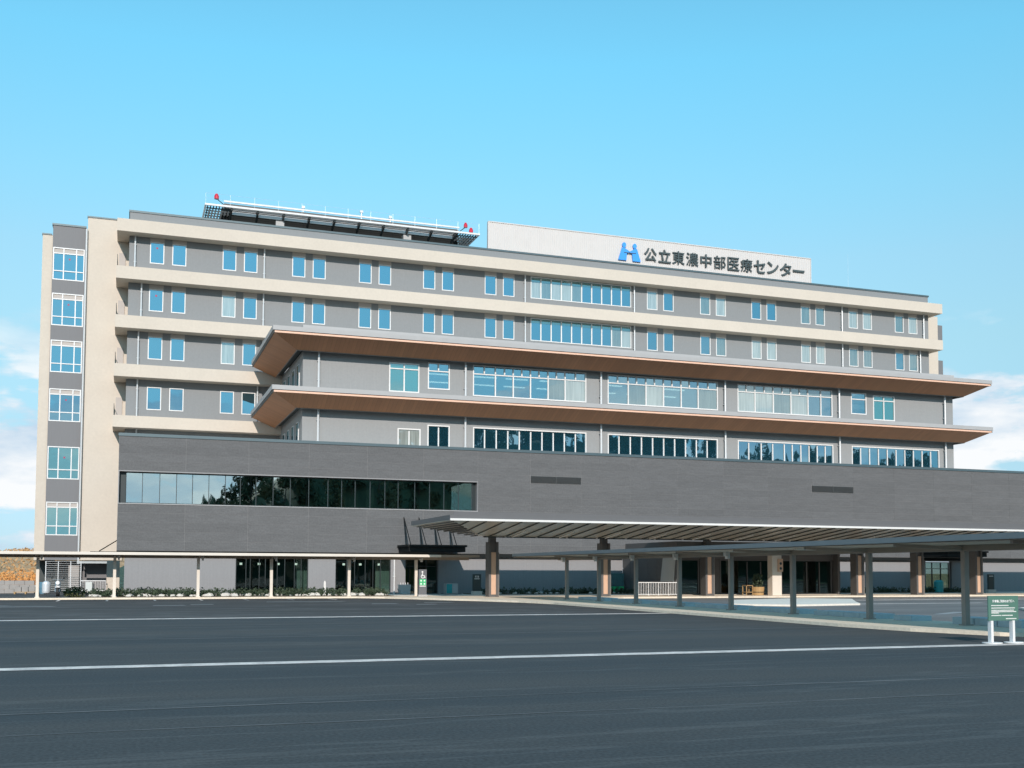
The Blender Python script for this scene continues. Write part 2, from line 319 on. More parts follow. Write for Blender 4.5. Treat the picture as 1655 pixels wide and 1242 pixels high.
def wall_holes(mb, x0, x1, z0, z1, y, holes, depth=0.16):
    xs = sorted({x0, x1, *[h[0] for h in holes], *[h[1] for h in holes]}); zs = sorted({z0, z1, *[h[2] for h in holes], *[h[3] for h in holes]})
    xs = [x for x in xs if x0 - 1e-6 <= x <= x1 + 1e-6]; zs = [z for z in zs if z0 - 1e-6 <= z <= z1 + 1e-6]
    for k in range(len(zs) - 1):
        run = None
        for i in range(len(xs)):
            solid = False
            if i < len(xs) - 1:
                cx_, cz_ = (xs[i] + xs[i + 1]) / 2, (zs[k] + zs[k + 1]) / 2
                solid = not any(h[0] < cx_ < h[1] and h[2] < cz_ < h[3] for h in holes)
            if solid and run is None: run = xs[i]
            if not solid and run is not None:
                mb.poly([(run, y, zs[k]), (xs[i], y, zs[k]), (xs[i], y, zs[k + 1]), (run, y, zs[k + 1])]); run = None
    for a, b, c, d in holes:
        mb.poly([(a, y, c), (b, y, c), (b, y + depth, c), (a, y + depth, c)]); mb.poly([(a, y, d), (a, y + depth, d), (b, y + depth, d), (b, y, d)])
        mb.poly([(a, y, c), (a, y + depth, c), (a, y + depth, d), (a, y, d)]); mb.poly([(b, y, c), (b, y, d), (b, y + depth, d), (b, y + depth, c)])
    return mb

CACHE = {}
def cached_box(name, m, sx, sy, sz):
    k = (name, m.name, round(sx, 3), round(sy, 3), round(sz, 3))
    if k not in CACHE: CACHE[k] = MB().box(-sx / 2, sx / 2, -sy / 2, sy / 2, -sz / 2, sz / 2).mesh(name, m)
    return CACHE[k]
def window(parent, x0, x1, z0, z1, y, vm=(), transom=None, uvm=(), fm='white', gm='glassblue', fw_=0.07, mw=0.05, proud=0.03, low=None, panel=None, label=None, sill=True):
    """window (frame) > pane, mullion, transom, blind panel; local origin at the lower left front corner"""
    g = 0.004; W, H = x1 - x0 - 2 * g, z1 - z0 - 2 * g
    k = ('frame', fm, round(W, 3), round(H, 3), fw_, proud)
    if k not in CACHE:
        b = MB(); d0, d1 = -proud, 0.09
        b.box(0, W, d0, d1, 0, fw_); b.box(0, W, d0, d1, H - fw_, H); b.box(0, fw_, d0, d1, fw_, H - fw_); b.box(W - fw_, W, d0, d1, fw_, H - fw_)
        CACHE[k] = b.mesh('window', M[fm])
    o = bpy.data.objects.new('window', CACHE[k]); COL.objects.link(o)
    o.parent = parent; o.matrix_parent_inverse = parent_world(parent).inverted(); o.location = (x0 + g, y, z0 + g)
    if label: o['label'] = label
    def sub(name, m, cx_, cz_, sx, sz, yy, sy, tilt=0.0):
        c = link(name, cached_box(name, M[m], sx, sy, sz), o, (cx_ - x0 - g, yy, cz_ - z0 - g))
        if tilt: c.rotation_euler = (random.gauss(0, tilt), 0, random.gauss(0, tilt))
        return c
    X = [x0 + fw_] + sorted(vm) + [x1 - fw_]
    top = transom if transom else z1 - fw_
    bot = low if low else z0 + fw_
    def panes(X, za, zb, mats=None):
        for i in range(len(X) - 1):
            a, b = X[i], X[i + 1]
            sub('pane', mats[i % len(mats)] if mats else gm, (a + b) / 2, (za + zb) / 2, b - a - 0.01, zb - za - 0.01, 0.05, 0.016, 0.0035)
    panes(X, bot, top, gm if isinstance(gm, tuple) else None)
    if isinstance(gm, tuple): gm = gm[0] if gm[0] != 'glasspale' else 'glassgrey'
    for v in vm: sub('mullion', fm, v, (z0 + top) / 2, mw, top - z0 - 2 * fw_ + (fw_ if transom else 0), 0.02, 0.09)
    if transom:
        sub('transom', fm, (x0 + x1) / 2, transom, x1 - x0 - 2 * fw_, fw_ * 0.9, 0.016, 0.09)
        XU = [x0 + fw_] + sorted(uvm if uvm else vm) + [x1 - fw_]
        if panel == 'top':
            for i in range(len(XU) - 1): sub('blind_panel', 'winpanel', (XU[i] + XU[i + 1]) / 2, (transom + z1) / 2, XU[i + 1] - XU[i] - 0.03, z1 - transom - fw_, 0.05, 0.02)
        else: panes(XU, transom + 0.02, z1 - fw_)
        for v in XU[1:-1]: sub('mullion', fm, v, (transom + z1) / 2, mw, z1 - transom - fw_ * 1.5, 0.02, 0.08)
    if low:
        sub('transom', fm, (x0 + x1) / 2, low, x1 - x0 - 2 * fw_, fw_ * 0.9, 0.013, 0.09)
        panes(X, z0 + fw_, low - 0.02)
    return o

# ================================================================== SETTING
structure(MB().poly([(-1500, -1500, -0.02), (1500, -1500, -0.02), (1500, 1800, -0.02), (-1500, 1800, -0.02)]).build('ground', M['grassdry']))
structure(MB().poly([(-70, -60, 0), (110, -60, 0), (110, 40.2, 0), (-70, 40.2, 0)]).build('parking_lot', M['asphalt']))
structure(MB().poly([(-70, 40.2, 0), (110, 40.2, 0), (110, 96, 0), (-70, 96, 0)]).build('parking_aisle', M['aisle']))
structure(MB().poly([(24.6, 27.0, 0.004), (110, 20, 0.004), (110, 63.4, 0.004), (24.6, 63.4, 0.004)]).build('drop_off_road', M['road']))
pv = structure(MB().prism([(-70, 67.9), (13.6, 67.9), (15.2, 66.6), (16.4, 64.4), (17.6, 62.0), (19.0, 59.6), (20.4, 56.4), (21.1, 53.0), (21.2, 46), (21.2, 29), (21.5, 26.0), (22.3, 23.4), (23.8, 21.4), (26, 20.2), (110, 12.0), (110, 13.0), (30, 21.5), (27.5, 23.0), (25.9, 25.6), (25.6, 30), (25.6, 57.5), (27, 61.5), (30, 63.3), (110, 63.3), (110, 68.6), (-70, 68.6)], 0, 0.1).build('pavement', M['sandkerb']))
structure(MB().prism([(16.5, 68.604), (110, 68.604), (110, 78), (16.5, 78)], 0, 0.104).build('entrance_paving', M['concrete']))
def line(name, pts, m='paint', z=0.008):
    return structure(MB().poly([(x, y, z) for x, y in pts]).build(name, M[m]))
line('painted_line', [(-70, 19.9), (21, 20.28), (21, 20.80), (-70, 20.42)])
line('painted_line', [(21.004, 20.28), (34, 20.5), (34, 21.0), (21.004, 20.80)])
line('painted_line', [(-70, 39.5), (21.1, 39.9), (21.1, 40.55), (-70, 40.15)])
for i in range(9):                                       # stall ends painted near the walkway
    x = -3.6 + 2.55 * i
    line('stall_mark', [(x, 64.2 - .2 * (i % 3)), (x + 0.13, 64.2 - .2 * (i % 3)), (x + 0.13, 67.2), (x, 67.2)], 'wornpaint' if i % 3 else 'paint')
for x, y, l in ((-12, 56, 7), (-7, 54.5, 4), (1.2, 55, 1.6), (3.0, 56.2, 1.2), (12, 55.5, 1.5), (14, 54, 1.2), (15.2, 57, 1.8), (7.2, 60.2, 4.5)):
    line('worn_mark', [(x, y), (x + l, y + .25), (x + l * .94, y + .75), (x + .1, y + .5)], 'wornpaint')
def seam(y0, slope, wd, x0=-60, x1=60):
    xs_ = [x0 + (x1 - x0) * i / 60 for i in range(61)]; off = [random.gauss(0, .035) for _ in xs_]; wv = [wd * random.uniform(.4, 1.3) for _ in xs_]
    b = MB()
    for i in range(60):
        a_, c_ = y0 + slope * xs_[i] + off[i], y0 + slope * xs_[i + 1] + off[i + 1]
        b.poly([(xs_[i], a_, .005), (xs_[i + 1], c_, .005), (xs_[i + 1], c_ + wv[i + 1], .005), (xs_[i], a_ + wv[i], .005)])
    return structure(b.build('paving_seam', M['seam']))
seam(28.4, .012, .09, x1=20.8); seam(14.1, .010, .05); seam(12.3, .006, .035); seam(33.8, .008, .06, x1=20.8)
line('painted_line', [(36.6, 49.0), (46, 49.2), (46, 49.75), (36.6, 49.6)], z=0.012)
line('painted_line', [(42.2, 55.6), (75, 55.6), (75, 56.6), (42.2, 56.8)], z=0.012)
line('painted_line', [(45.5, 59.4), (75, 59.4), (75, 60.0), (45.5, 60.0)], z=0.012)
line('painted_line', [(31.0, 36.2), (31.6, 36.1), (34.6, 38.0), (34.0, 38.3)], 'wornpaint', z=0.012)
structure(MB().prism([(29.0, 48.6), (31.3, 46.6), (36.2, 47.6), (38.2, 50.6), (42.0, 56.0), (40.2, 58.6), (33.2, 55.4)], 0.006, 0.10).build('traffic_island', M['concrete']))
structure(MB().prism([(37.5, 37.6), (60, 39.0), (60, 42.5), (39.5, 40.2)], 0.006, 0.10).build('traffic_island', M['concrete']))
# planting bed between the left walkway and the wall
structure(MB().prism([(-2.2, 68.7), (16.3, 68.7), (16.3, 74.2), (-2.2, 74.2)], 0.0, 0.13).build('planting_bed', M['soil']))
structure(MB().prism([(22.6, 71.2), (35.0, 71.2), (35.0, 74.2), (22.6, 74.2)], 0.0, 0.15).build('planting_bed', M['soil']))
structure(MB().prism([(50.5, 71.2), (66.5, 71.2), (66.5, 74.2), (50.5, 74.2)], 0.0, 0.15).build('planting_bed', M['soil']))

def hill(name, m, x0, x1, y0, y1, nx, ny, hfun):
    v = []; f = []
    for j in range(ny + 1):
        for i in range(nx + 1):
            x = x0 + (x1 - x0) * i / nx; y = y0 + (y1 - y0) * j / ny; v.append((x, y, hfun(x, y)))
    for j in range(ny):
        for i in range(nx): a = j * (nx + 1) + i; f.append((a, a + 1, a + nx + 2, a + nx + 1))
    me = bpy.data.meshes.new(name); me.from_pydata(v, [], f); me.materials.append(m); me.shade_smooth()
    o = bpy.data.objects.new(name, me); COL.objects.link(o); return structure(o)
def sstep(a, b, x): t = max(0, min(1, (x - a) / (b - a))); return t * t * (3 - 2 * t)
def h_left(x, y):
    return -0.4 + sstep(104, 165, y) * (1 - sstep(300, 420, y)) * (4.9 + 0.7 * math.sin(x * 0.09) + 0.5 * math.sin(x * 0.23 + y * 0.1)) * (1 - sstep(-8, 30, x))
hill('hillside', M['grassdry'], -220, 40, 98, 430, 80, 60, h_left)
def h_back(x, y):
    return -0.3 + (1 - sstep(-120, -58, y)) * (3 + 33 * sstep(6, 54, x) * (1 - 0.22 * sstep(140, 215, x)) * (1 - sstep(260, 340, x)) + 1.6 * math.sin(x * 0.06))
hill('wooded_slope', M['forest'], -260, 380, -190, -56, 80, 24, h_back)

# ================================================================== HOSPITAL BUILDING
YP, YG, YM, YE, YB, YW = 74.0, 74.4, 78.7, 76.0, 90.0, 91.2
B = empty('hospital_building', (38, 82, 0), 'large grey seven-storey hospital with beige balcony bands, brown wooden eaves and rooftop sign', 'building')

# ---- ward block
pairs = [1.23 + 5.685 * k for k in range(6)] + [45.76 + 5.675 * k for k in range(6)]
ward = []                                             # (x0, x1, z0, z1, soffit)
for zi, (z0, z1, zs, vis) in enumerate(((26.45, 28.22, 28.54, range(12)), (22.55, 24.37, 24.74, range(12)), (18.64, 20.50, 20.82, (0, 1)), (14.55, 16.41, None, (0, 1)))):
    for k in vis:
        for dx in (0.0, 1.72): ward.append((pairs[k] + dx, pairs[k] + dx + 1.11, z0, z1, zs))
big = [(34.04, 44.12, 26.48, 28.50), (34.04, 44.12, 22.60, 24.70)]
mb = MB(); wall_holes(mb, -0.35, 78.4, 10.0, 30.5, YW, [h[:4] for h in ward] + big)
mb.poly([(-0.35, YW, 10), (-0.35, YW, 30.5), (-0.35, 110, 30.5), (-0.35, 110, 10)]); mb.poly([(78.4, YW, 10), (78.4, 110, 10), (78.4, 110, 30.5), (78.4, YW, 30.5)])
mb.build('ward_wall', M['greywall'], B)
bx('roof', M['gravelroof'], B, -0.34, 78.39, 91.45, 109.9, 29.5, 29.9)
cp = MB(); cp.box(-0.42, 78.5, 91.14, 91.5, 30.5, 30.66); cp.box(-0.42, -0.12, 91.5, 110, 30.5, 30.66); cp.box(78.2, 78.5, 91.5, 110, 30.5, 30.66)
cp.build('roof_coping', M['cap'], B)
rw = random.Random(11)
for h in ward:
    far = h[0] > 45; q_ = rw.random()
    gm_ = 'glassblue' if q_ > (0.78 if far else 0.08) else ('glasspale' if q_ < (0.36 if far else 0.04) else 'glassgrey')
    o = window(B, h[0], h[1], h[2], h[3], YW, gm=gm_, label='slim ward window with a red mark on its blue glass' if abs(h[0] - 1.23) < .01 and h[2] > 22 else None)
    if abs(h[0] - 1.23) < .01 and h[2] > 22:
        link('red_mark', cached_box('red_mark', M['redmark'], 0.15, 0.006, 0.15), o, (0.55, 0.036, 1.3))
    if h[4]:
        link('spandrel_panel', cached_box('spandrel_panel', M['winpanel'], h[1] - h[0], 0.05, h[4] - h[3] - 0.012), o, ((h[1] - h[0]) / 2, 0.0, h[3] - h[2] + (h[4] - h[3]) / 2 - 0.004))
for x0, x1, z0, z1 in big:
    o = window(B, x0, x1, z0, z1, YW, vm=[x0 + (x1 - x0) * i / 10 for i in range(1, 10)], mw=0.10, gm='glassblue', label='wide ten-pane lounge window in the middle of the ward floor')
    for i, c in enumerate([c for c in o.children if c.name.startswith('pane')]):
        if (z0 > 26 and i < 5) or (z0 < 26 and i > 7):
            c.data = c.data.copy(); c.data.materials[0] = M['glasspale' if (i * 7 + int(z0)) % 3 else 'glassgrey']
        link('roller_blind', cached_box('roller_blind', M['glassteal'], 0.86, 0.008, rw.choice((.3, .34, .38))), o, (c.location.x, 0.038, z1 - z0 - 0.30))
for zt, zb in ((29.55, 28.55), (25.75, 24.75), (21.83, 20.83), (17.95, 16.95), (13.86, 12.93)):
    b = MB(); b.box(-1.28, 79.2, YB, YW - 0.004, zb, zt); b.box(-1.28, -0.36, YW - 0.004, 93.19, zb, zt); b.box(78.41, 79.2, YW - 0.004, 93.19, zb, zt)
    b.build('balcony_band', M['beige'], B)
for zs_, xs_ in (((25.75, 28.55), (0.10, 10.28, 33.45, 44.37, 67.55, 77.65)), ((21.83, 24.75), (0.65, 10.26, 33.47, 44.38, 67.56, 77.15)), ((17.95, 20.83), (0.50, 10.26)), ((13.86, 16.95), (0.50, 9.9)), ((10.6, 12.93), (0.5,))):
    for x in xs_:
        p = MB().tube((x, 91.0, zs_[0]), (x, 91.0, zs_[1]), 0.065, n=10)
        for q in (0.25, 0.75): zz = zs_[0] + (zs_[1] - zs_[0]) * q; p.box(x - 0.09, x + 0.09, 91.0, 91.19, zz - 0.02, zz + 0.02)
        p.build('downpipe', M['silver'], B)
# beige flank wall on the left, with the balcony doors, and on the right
bx('flank_wall', M['beige'], B, -3.55, -0.36, 93.2, 93.5, 2.5, 30.3)
bx('flank_wall', M['beige'], B, 78.42, 81.35, 93.2, 93.5, 10.0, 29.1)
bx('flank_coping', M['cap'], B, -3.6, -0.40, 93.14, 93.6, 30.304, 30.42)
for zt in (25.75, 21.83, 17.95, 13.86):
    bx('balcony_door', M['winpanel'], B, -1.12, -0.62, 93.12, 93.19, zt + 0.02, zt + 1.85)
    r = MB(); r.beam((-1.2, 90.08, zt + 0.9), (-1.2, 93.1, zt + 0.9), 0.03, 0.03)
    for y in (90.1, 91.6, 93.05): r.tube((-1.2, y, zt), (-1.2, y, zt + 0.9), 0.018, n=6)
    r.build('balcony_rail', M['darkframe'], B)
for z0, z1 in ((25.85, 28.2), (21.9, 24.4)):
    bx('balcony_screen', M['sidegrey'], B, 81.36, 81.95, 93.2, 93.3, z0, z1)
    bx('balcony_screen_base', M['darkframe'], B, 81.36, 81.9, 93.1, 93.5, z0 - 0.30, z0 - 0.10)
# stair tower with stacked windows
wins = [(25.10, 27.76, 27.28, 25.85), (21.38, 24.02, 23.54, 22.12), (17.58, 20.20, 19.75, 18.30), (13.62, 16.26, 15.80, 14.36), (8.97, 11.60, None, 9.74), (4.47, 7.15, 6.72, 5.22)]
tw = MB(); wall_holes(tw, -6.18, -3.72, 2.5, 29.55, 93.75, [(-6.14, -3.76, a, b) for a, b, c, d in wins]); tw.build('stair_wall', M['sidegrey'], B)
bx('stair_column', M['beige'], B, -6.95, -6.19, 93.9, 108, 2.5, 28.75)
bx('stair_coping', M['cap'], B, -6.25, -3.68, 93.68, 108, 29.554, 29.7)
bx('stair_coping', M['cap'], B, -7.0, -6.26, 93.84, 108, 28.754, 28.86)
bx('flank_wall', M['beige'], B, -3.55, -0.36, 93.51, 108, 2.6, 30.2)
for i, (a, b, c, d) in enumerate(wins):
    o = window(B, -6.14, -3.76, a, b, 93.75, vm=(-5.33, -4.37), transom=c, low=d, panel='top', gm='glassteal' if i > 3 else 'glassblue', mw=0.08, fw_=0.08)
    if i != 2 and i != 5: link('red_mark', cached_box('red_mark', M['redmark'], 0.14, 0.006, 0.14), o, (1.25, 0.036, 1.75))
p = MB().tube((-3.63, 93.4, 2.2), (-3.63, 93.4, 29.4), 0.075, n=10)
for k in range(40): p.box(-3.7, -3.57, 93.4, 93.74, 2.6 + .66 * k, 2.66 + .66 * k)
p.build('downpipe', M['silver'], B)
p = MB().box(-3.56, -3.50, 93.12, 93.19, 2.6, 29.2)
p.build('cable_duct', M['darkframe'], B)
# open ground floor under the tower
bx('pillar', M['beige'], B, -1.46, -0.50, 91.6, 92.4, 0.0, 2.45)
bx('loading_wall', M['sidegrey'], B, -3.45, -0.7, 95.6, 95.8, 0.0, 2.5)
bx('loading_wall', M['interiordark'], B, -6.9, -3.46, 97.0, 97.2, 0.0, 2.5)
bx('loading_beam', M['cabinet'], B, -3.7, -1.47, 92.6, 92.75, 2.25, 2.42)
bx('bracket_canopy', M['darkmetal'], B, -2.6, -0.62, 87.6, 90.2, 3.05, 3.13)
MB().beam((-1.95, 87.7, 3.16), (-0.64, 90.2, 4.1), 0.06, 0.06).build('canopy_stay', M['darkmetal'], B)

# ---- rooftop sign
sgw = MB(); n = 160; pr = []
for i in range(n):
    x = 30.95 + 35.02 * i / n; d = 35.02 / n
    pr += [(x, 94.0), (x + d * .38, 94.0), (x + d * .5, 94.04), (x + d * .88, 94.04)]
pr.append((65.97, 94.0))
for (xa, ya), (xb, yb) in zip(pr, pr[1:]): sgw.poly([(xa, ya, 29.9), (xb, yb, 29.9), (xb, yb, 34.06), (xa, ya, 34.06)])
SW = sgw.build('sign_wall', M['signwall'], B)
fr = MB(); fr.box(30.9, 66.02, 93.97, 94.3, 34.065, 34.15); fr.box(30.87, 30.945, 93.97, 94.3, 29.9, 34.06); fr.box(65.975, 66.05, 93.97, 94.3, 29.9, 34.06); fr.box(30.95, 65.97, 94.15, 94.3, 29.9, 34.06)
fr.build('sign_wall_trim', M['signwall'], SW)
def glyph(ch, off=0.0, ext=0.03):
    c = bpy.data.curves.new('letter', 'FONT'); c.body = ch; c.extrude = ext; c.offset = off; c.resolution_u = 3
    o = bpy.data.objects.new('letter', c); COL.objects.link(o); bpy.context.view_layer.update()
    me = bpy.data.meshes.new_from_object(o.evaluated_get(bpy.context.evaluated_depsgraph_get()))
    bpy.data.objects.remove(o); bpy.data.curves.remove(c)
    return me
def fit(me, x0, x1, z0, z1, y, t, keep=False):
    """stand a flat glyph mesh up on plane y, scaled into the box; t thickness towards -Y"""
    xs = [v.co.x for v in me.vertices]; ys = [v.co.y for v in me.vertices]; zs = [v.co.z for v in me.vertices]
    ax, bx_, ay, by = min(xs), max(xs), min(ys), max(ys); zz = max(1e-6, max(zs) - min(zs))
    sx = (x1 - x0) / (bx_ - ax); sz = (z1 - z0) / max(1e-6, by - ay)
    if keep: sz = sx = min(sx, sz)
    for v in me.vertices:
        x, yy, q = v.co; v.co = (x0 + (x - ax) * sx, y - t + t * (max(zs) - q) / zz, z0 + (yy - ay) * sz)
    return me
cells = {'公': 46.87, '立': 48.42, '東': 49.93, '濃': 51.47, '中': 53.05, '部': 54.56, '医': 56.13, '療': 57.64, 'セ': 59.16, 'ン': 60.72, 'タ': 62.25, 'ー': 63.79}
for ch, x in cells.items():
    z0, z1 = 31.97, 33.27
    if ch == 'ー': z0, z1 = 32.52, 32.72
    if ch == 'ン': z0 = 32.05
    me = fit(glyph(ch, 0.0 if ch in '医療濃部東' else 0.012), x, x + (1.33 if ch != '中' else 1.24), z0, z1, 93.96, 0.14)
    me.materials.append(M['letter']); me.name = 'letter'
    link('letter', me, SW)
def disc_pts(cx_, cz_, rx, rz, y, n=18): return [(cx_ + rx * math.cos(2 * math.pi * i / n), y, cz_ + rz * math.sin(2 * math.pi * i / n)) for i in range(n)]
for s_, xc, sh in ((1, 44.08, 0.0), (-1, 46.45, -0.02)):
    def P(u, v): return (xc + s_ * u, 93.83, 31.80 + v + sh)
    e = MB()
    e.slab([P(0.0, 0), P(0.84, 0), P(0.90, 0.72), P(1.185, 0.83), P(1.185, 0.90), P(0.62, 1.22), P(0.40, 1.24)] if s_ > 0 else list(reversed([P(0.0, 0), P(0.84, 0), P(0.90, 0.72), P(1.185, 0.83), P(1.185, 0.90), P(0.62, 1.22), P(0.40, 1.24)])), (0, 0.14, 0))
    e.slab(disc_pts(xc + s_ * 0.62, 31.80 + 1.49 + sh, 0.20, 0.25, 93.83), (0, 0.14, 0))
    e.build('emblem_figure', M['blue'], SW)
bx('emblem_arm', M['letter'], SW, 44.66, 45.92, 93.79, 93.826, 32.52, 32.57)
# ---- helipad
HP = MB().box(7.4, 28.6, 97.0, 117.0, 33.72, 33.98).build('helipad_deck', M['lightgrey'], B)
b = MB(); b.box(5.65, 30.4, 94.95, 95.1, 33.02, 33.17); b.box(5.65, 5.8, 95.1, 118, 33.02, 33.17); b.box(30.25, 30.4, 95.1, 118, 33.02, 33.17)
b.box(7.3, 28.7, 96.0, 96.1, 33.80, 33.93); b.build('edge_beam', M['white'], HP)
def strip(x0, x1, y0, za, y1, zb, t=0.04): return MB().slab([(x0, y0, za), (x1, y0, za), (x1, y1, zb), (x0, y1, zb)], (0, 0, -t))
bxs = [7.9 + 2.24 * i for i in range(10)]
for i, x in enumerate(bxs):
    MB().beam((x, 95.12, 32.92), (x + 0.0, 96.6, 32.5), 0.16, 0.2).build('bracket', M['darkframe'], HP)
    if i < 9:
        b = MB()
        for k in range(3): b.box(x + .12, x + 2.12, 95.14 + .2 * k, 95.20 + .2 * k, 32.95, 32.98)
        b.build('net_panel', M['signwall'], HP)
        bx('deck_fascia', M['white'], HP, x + .1, x + 2.14, 95.76, 95.84, 32.66, 32.93)
for x0, x1 in ((5.8, 7.8), (28.2, 30.25)):                # grid of the corner platforms
    b = MB()
    for k in range(8): xx = x0 + .1 + (x1 - x0 - .3) * k / 7; b.beam((xx, 95.1, 32.98), (xx, 98.2, 32.94), 0.09, 0.07)
    for k in range(5): b.box(x0, x1, 95.3 + .7 * k, 95.42 + .7 * k, 32.86, 32.93)
    b.build('corner_grating', M['darkframe'], HP)
    b = MB()
    for k in range(7): xx = x0 + .2 + (x1 - x0 - .4) * k / 6; b.slab([(xx, 95.5, 32.84), (xx + .13, 95.5, 32.84), (xx + .13, 97.8, 32.84), (xx, 97.8, 32.84)], (0, 0, -.03))
    b.build('corner_slats', M['lightgrey'], HP)
bx('deck_side', M['column'], HP, 7.35, 28.65, 96.11, 96.99, 33.3, 33.7)
bx('substructure', M['darkmetal'], HP, 7.2, 28.8, 96.9, 116, 29.9, 33.5)
for x in (12.14, 23.69): bx('support', M['lightgrey'], HP, x - .36, x + .36, 95.9, 96.7, 29.9, 32.64)
r = MB()
for k in range(13): xx = 5.72 + 24.6 * k / 12; r.tube((xx, 95.02, 33.17), (xx, 95.02, 34.1), 0.009, n=6)
for z in (34.08, 33.65): r.tube((5.72, 95.02, z), (30.33, 95.02, z), 0.007, n=5)
r.build('wire_rail', M['silver'], HP)
for x, z, rr in ((6.63, 33.93, .20), (29.1, 33.9, .18), (29.63, 33.47, .19)):
    b = MB().tube((x, 95.3, z - .2), (x, 95.3, z + .05), rr, rr, 12); b.tube((x, 95.3, z + .05), (x, 95.3, z + .26), rr, rr * .45, 12); o = b.build('beacon', M['red'], HP)
    MB().tube((x + (.1 if x < 10 else -.1), 95.3, z - .24), (x + (.9 if x < 10 else -.7), 95.6, 33.2), 0.035, n=6).build('beacon_arm', M['darkframe'], HP)
for x, z in ((19.6, 34.2), (14.3, 34.0), (22.3, 34.0)):
    b = MB().tube((x, 96.9, 33.86), (x, 96.9, z + .3), 0.04, n=6); b.box(x - .14, x + .14, 96.8, 97.0, z + .3, z + .52); b.build('deck_lamp', M['silver'], HP)
MB().tube((73.6, 98, 29.9), (73.6, 98, 36.5), 0.010, 0.005, 6).build('lightning_rod', M['silver'], B)

# ---- middle block with the two wooden eaves
MBW = [(18.13, 20.46, 15.06, 17.28), (21.11, 22.84, 15.43, 17.46), (24.67, 34.12, 15.10, 17.52), (35.96, 46.0, 15.10, 17.52), (47.86, 57.27, 15.10, 17.46), (59.18, 60.81, 15.49, 17.40), (61.50, 63.80, 15.08, 17.28)]
F3 = [(18.81, 20.59, 10.95, 12.36), (21.11, 22.86, 10.95, 12.72), (24.70, 34.12, 10.95, 12.72), (35.96, 45.96, 10.95, 12.72), (47.85, 57.30, 10.95, 12.72), (59.19, 68.57, 10.95, 12.72)]
mb = MB(); wall_holes(mb, 11.75, 70.2, 10.1, 17.7, YM, MBW + F3)
wside = [(YM + d, z) for z in (15.3, 11.0) for d in (1.5, 3.9, 6.4, 8.9)]
mb.poly([(11.75, YM, 10.1), (11.75, YM, 17.7), (11.75, YW - .01, 17.7), (11.75, YW - .01, 10.1)]); mb.poly([(70.2, YM, 10.1), (70.2, YW - .01, 10.1), (70.2, YW - .01, 17.7), (70.2, YM, 17.7)])
mb.build('middle_wall', M['midwall'], B)
for y, z in wside:
    o = MB().box(11.69, 11.745, y, y + 0.95, z, z + 1.7).build('window', M['white'], B)
    MB().box(11.67, 11.688, y + .08, y + .87, z + .08, z + 1.62).build('pane', M['glassblue'], o)
bx('upstand', M['lightgrey'], B, 11.70, 70.26, 78.62, 78.695, 14.50, 14.98)
def eave(z, lab):
    d = z - 18.84
    e = MB()
    a = [(9.40, 76.14), (72.06, 76.14)]; i_ = [(11.20, 77.95), (70.75, 77.95)]
    zo, zi = 18.32 + d, 17.55 + d; yb = 89.9
    e.slab([(9.40, 76.14, zo), (11.2, 77.95, zi), (70.75, 77.95, zi), (72.06, 76.14, zo)], (0, 0, 0.06))
    o = e.build('eave', M['wood'], B); o['label'] = lab
    MB().slab([(9.397, 76.14, zo), (9.397, yb, zo), (11.197, yb, zi), (11.197, 77.95, zi)], (0, 0, 0.06)).build('side_soffit', M['woodside'], o)
    s = MB(); s.slab([(72.063, 76.14, zo), (70.753, 77.95, zi), (70.753, yb, zi), (72.063, yb, zo)], (0, 0, 0.06))
    s.build('side_soffit', M['woodside'], o)
    t = MB(); t.box(9.38, 72.08, 76.05, 76.13, zo - 0.01, zo + 0.12); t.build('wood_edge', M['woodtrim'], o)
    t = MB(); t.box(9.31, 9.38, 76.05, yb, zo - 0.01, zo + 0.12); t.box(72.08, 72.15, 76.05, yb, zo - 0.01, zo + 0.12); t.build('side_edge', M['darkframe'], o)
    g = MB(); g.box(9.34, 72.11, 76.04, yb, zo + 0.125, zo + 0.155); g.build('shadow_gap', M['darkmetal'], o)
    f = MB(); f.box(9.25, 72.2, 76.0, yb, zo + 0.16, 18.80 + d); f.build('fascia', M['lightgrey'], o)
    t = MB(); t.box(11.18, 70.77, 77.93, 78.0, zi - 0.03, zi + 0.2); t.box(11.18, 11.25, 78.0, yb, zi - 0.03, zi + 0.2); t.box(70.70, 70.77, 78.0, yb, zi - .03, zi + .2); t.build('inner_trim', M['columnlite'], o)
    t = MB(); t.box(11.26, 11.74, 78.01, yb, zi + 0.2, zi + 0.3); t.box(11.26, 70.69, 78.01, 78.69, zi + 0.2, zi + 0.3); t.box(70.21, 70.69, 78.7, yb, zi + .2, zi + .3); t.build('soffit_recess', M['darkframe'], o)
    return o
eave(18.84, 'upper brown wooden eave with pale grey fascia'); eave(14.66, 'lower brown wooden eave with pale grey fascia')
bx('roof_parapet', M['lightgrey'], B, 11.70, 70.28, 78.55, 78.75, 18.81, 19.56)
bx('roof', M['gravelroof'], B, 9.3, 72.15, 78.8, 89.8, 18.81, 18.9)
for x in (12.87, 24.03, 35.30, 46.56, 57.82, 69.11):
    for za, zb in ((14.7, 17.72), (10.1, 13.5)):
        p = MB().tube((x, 78.45, za), (x, 78.45, zb), 0.085, n=10)
        for q in (.3, .75): zz = za + (zb - za) * q; p.box(x - .1, x + .1, 78.45, 78.69, zz - .02, zz + .02)
        p.build('downpipe', M['silver'], B)
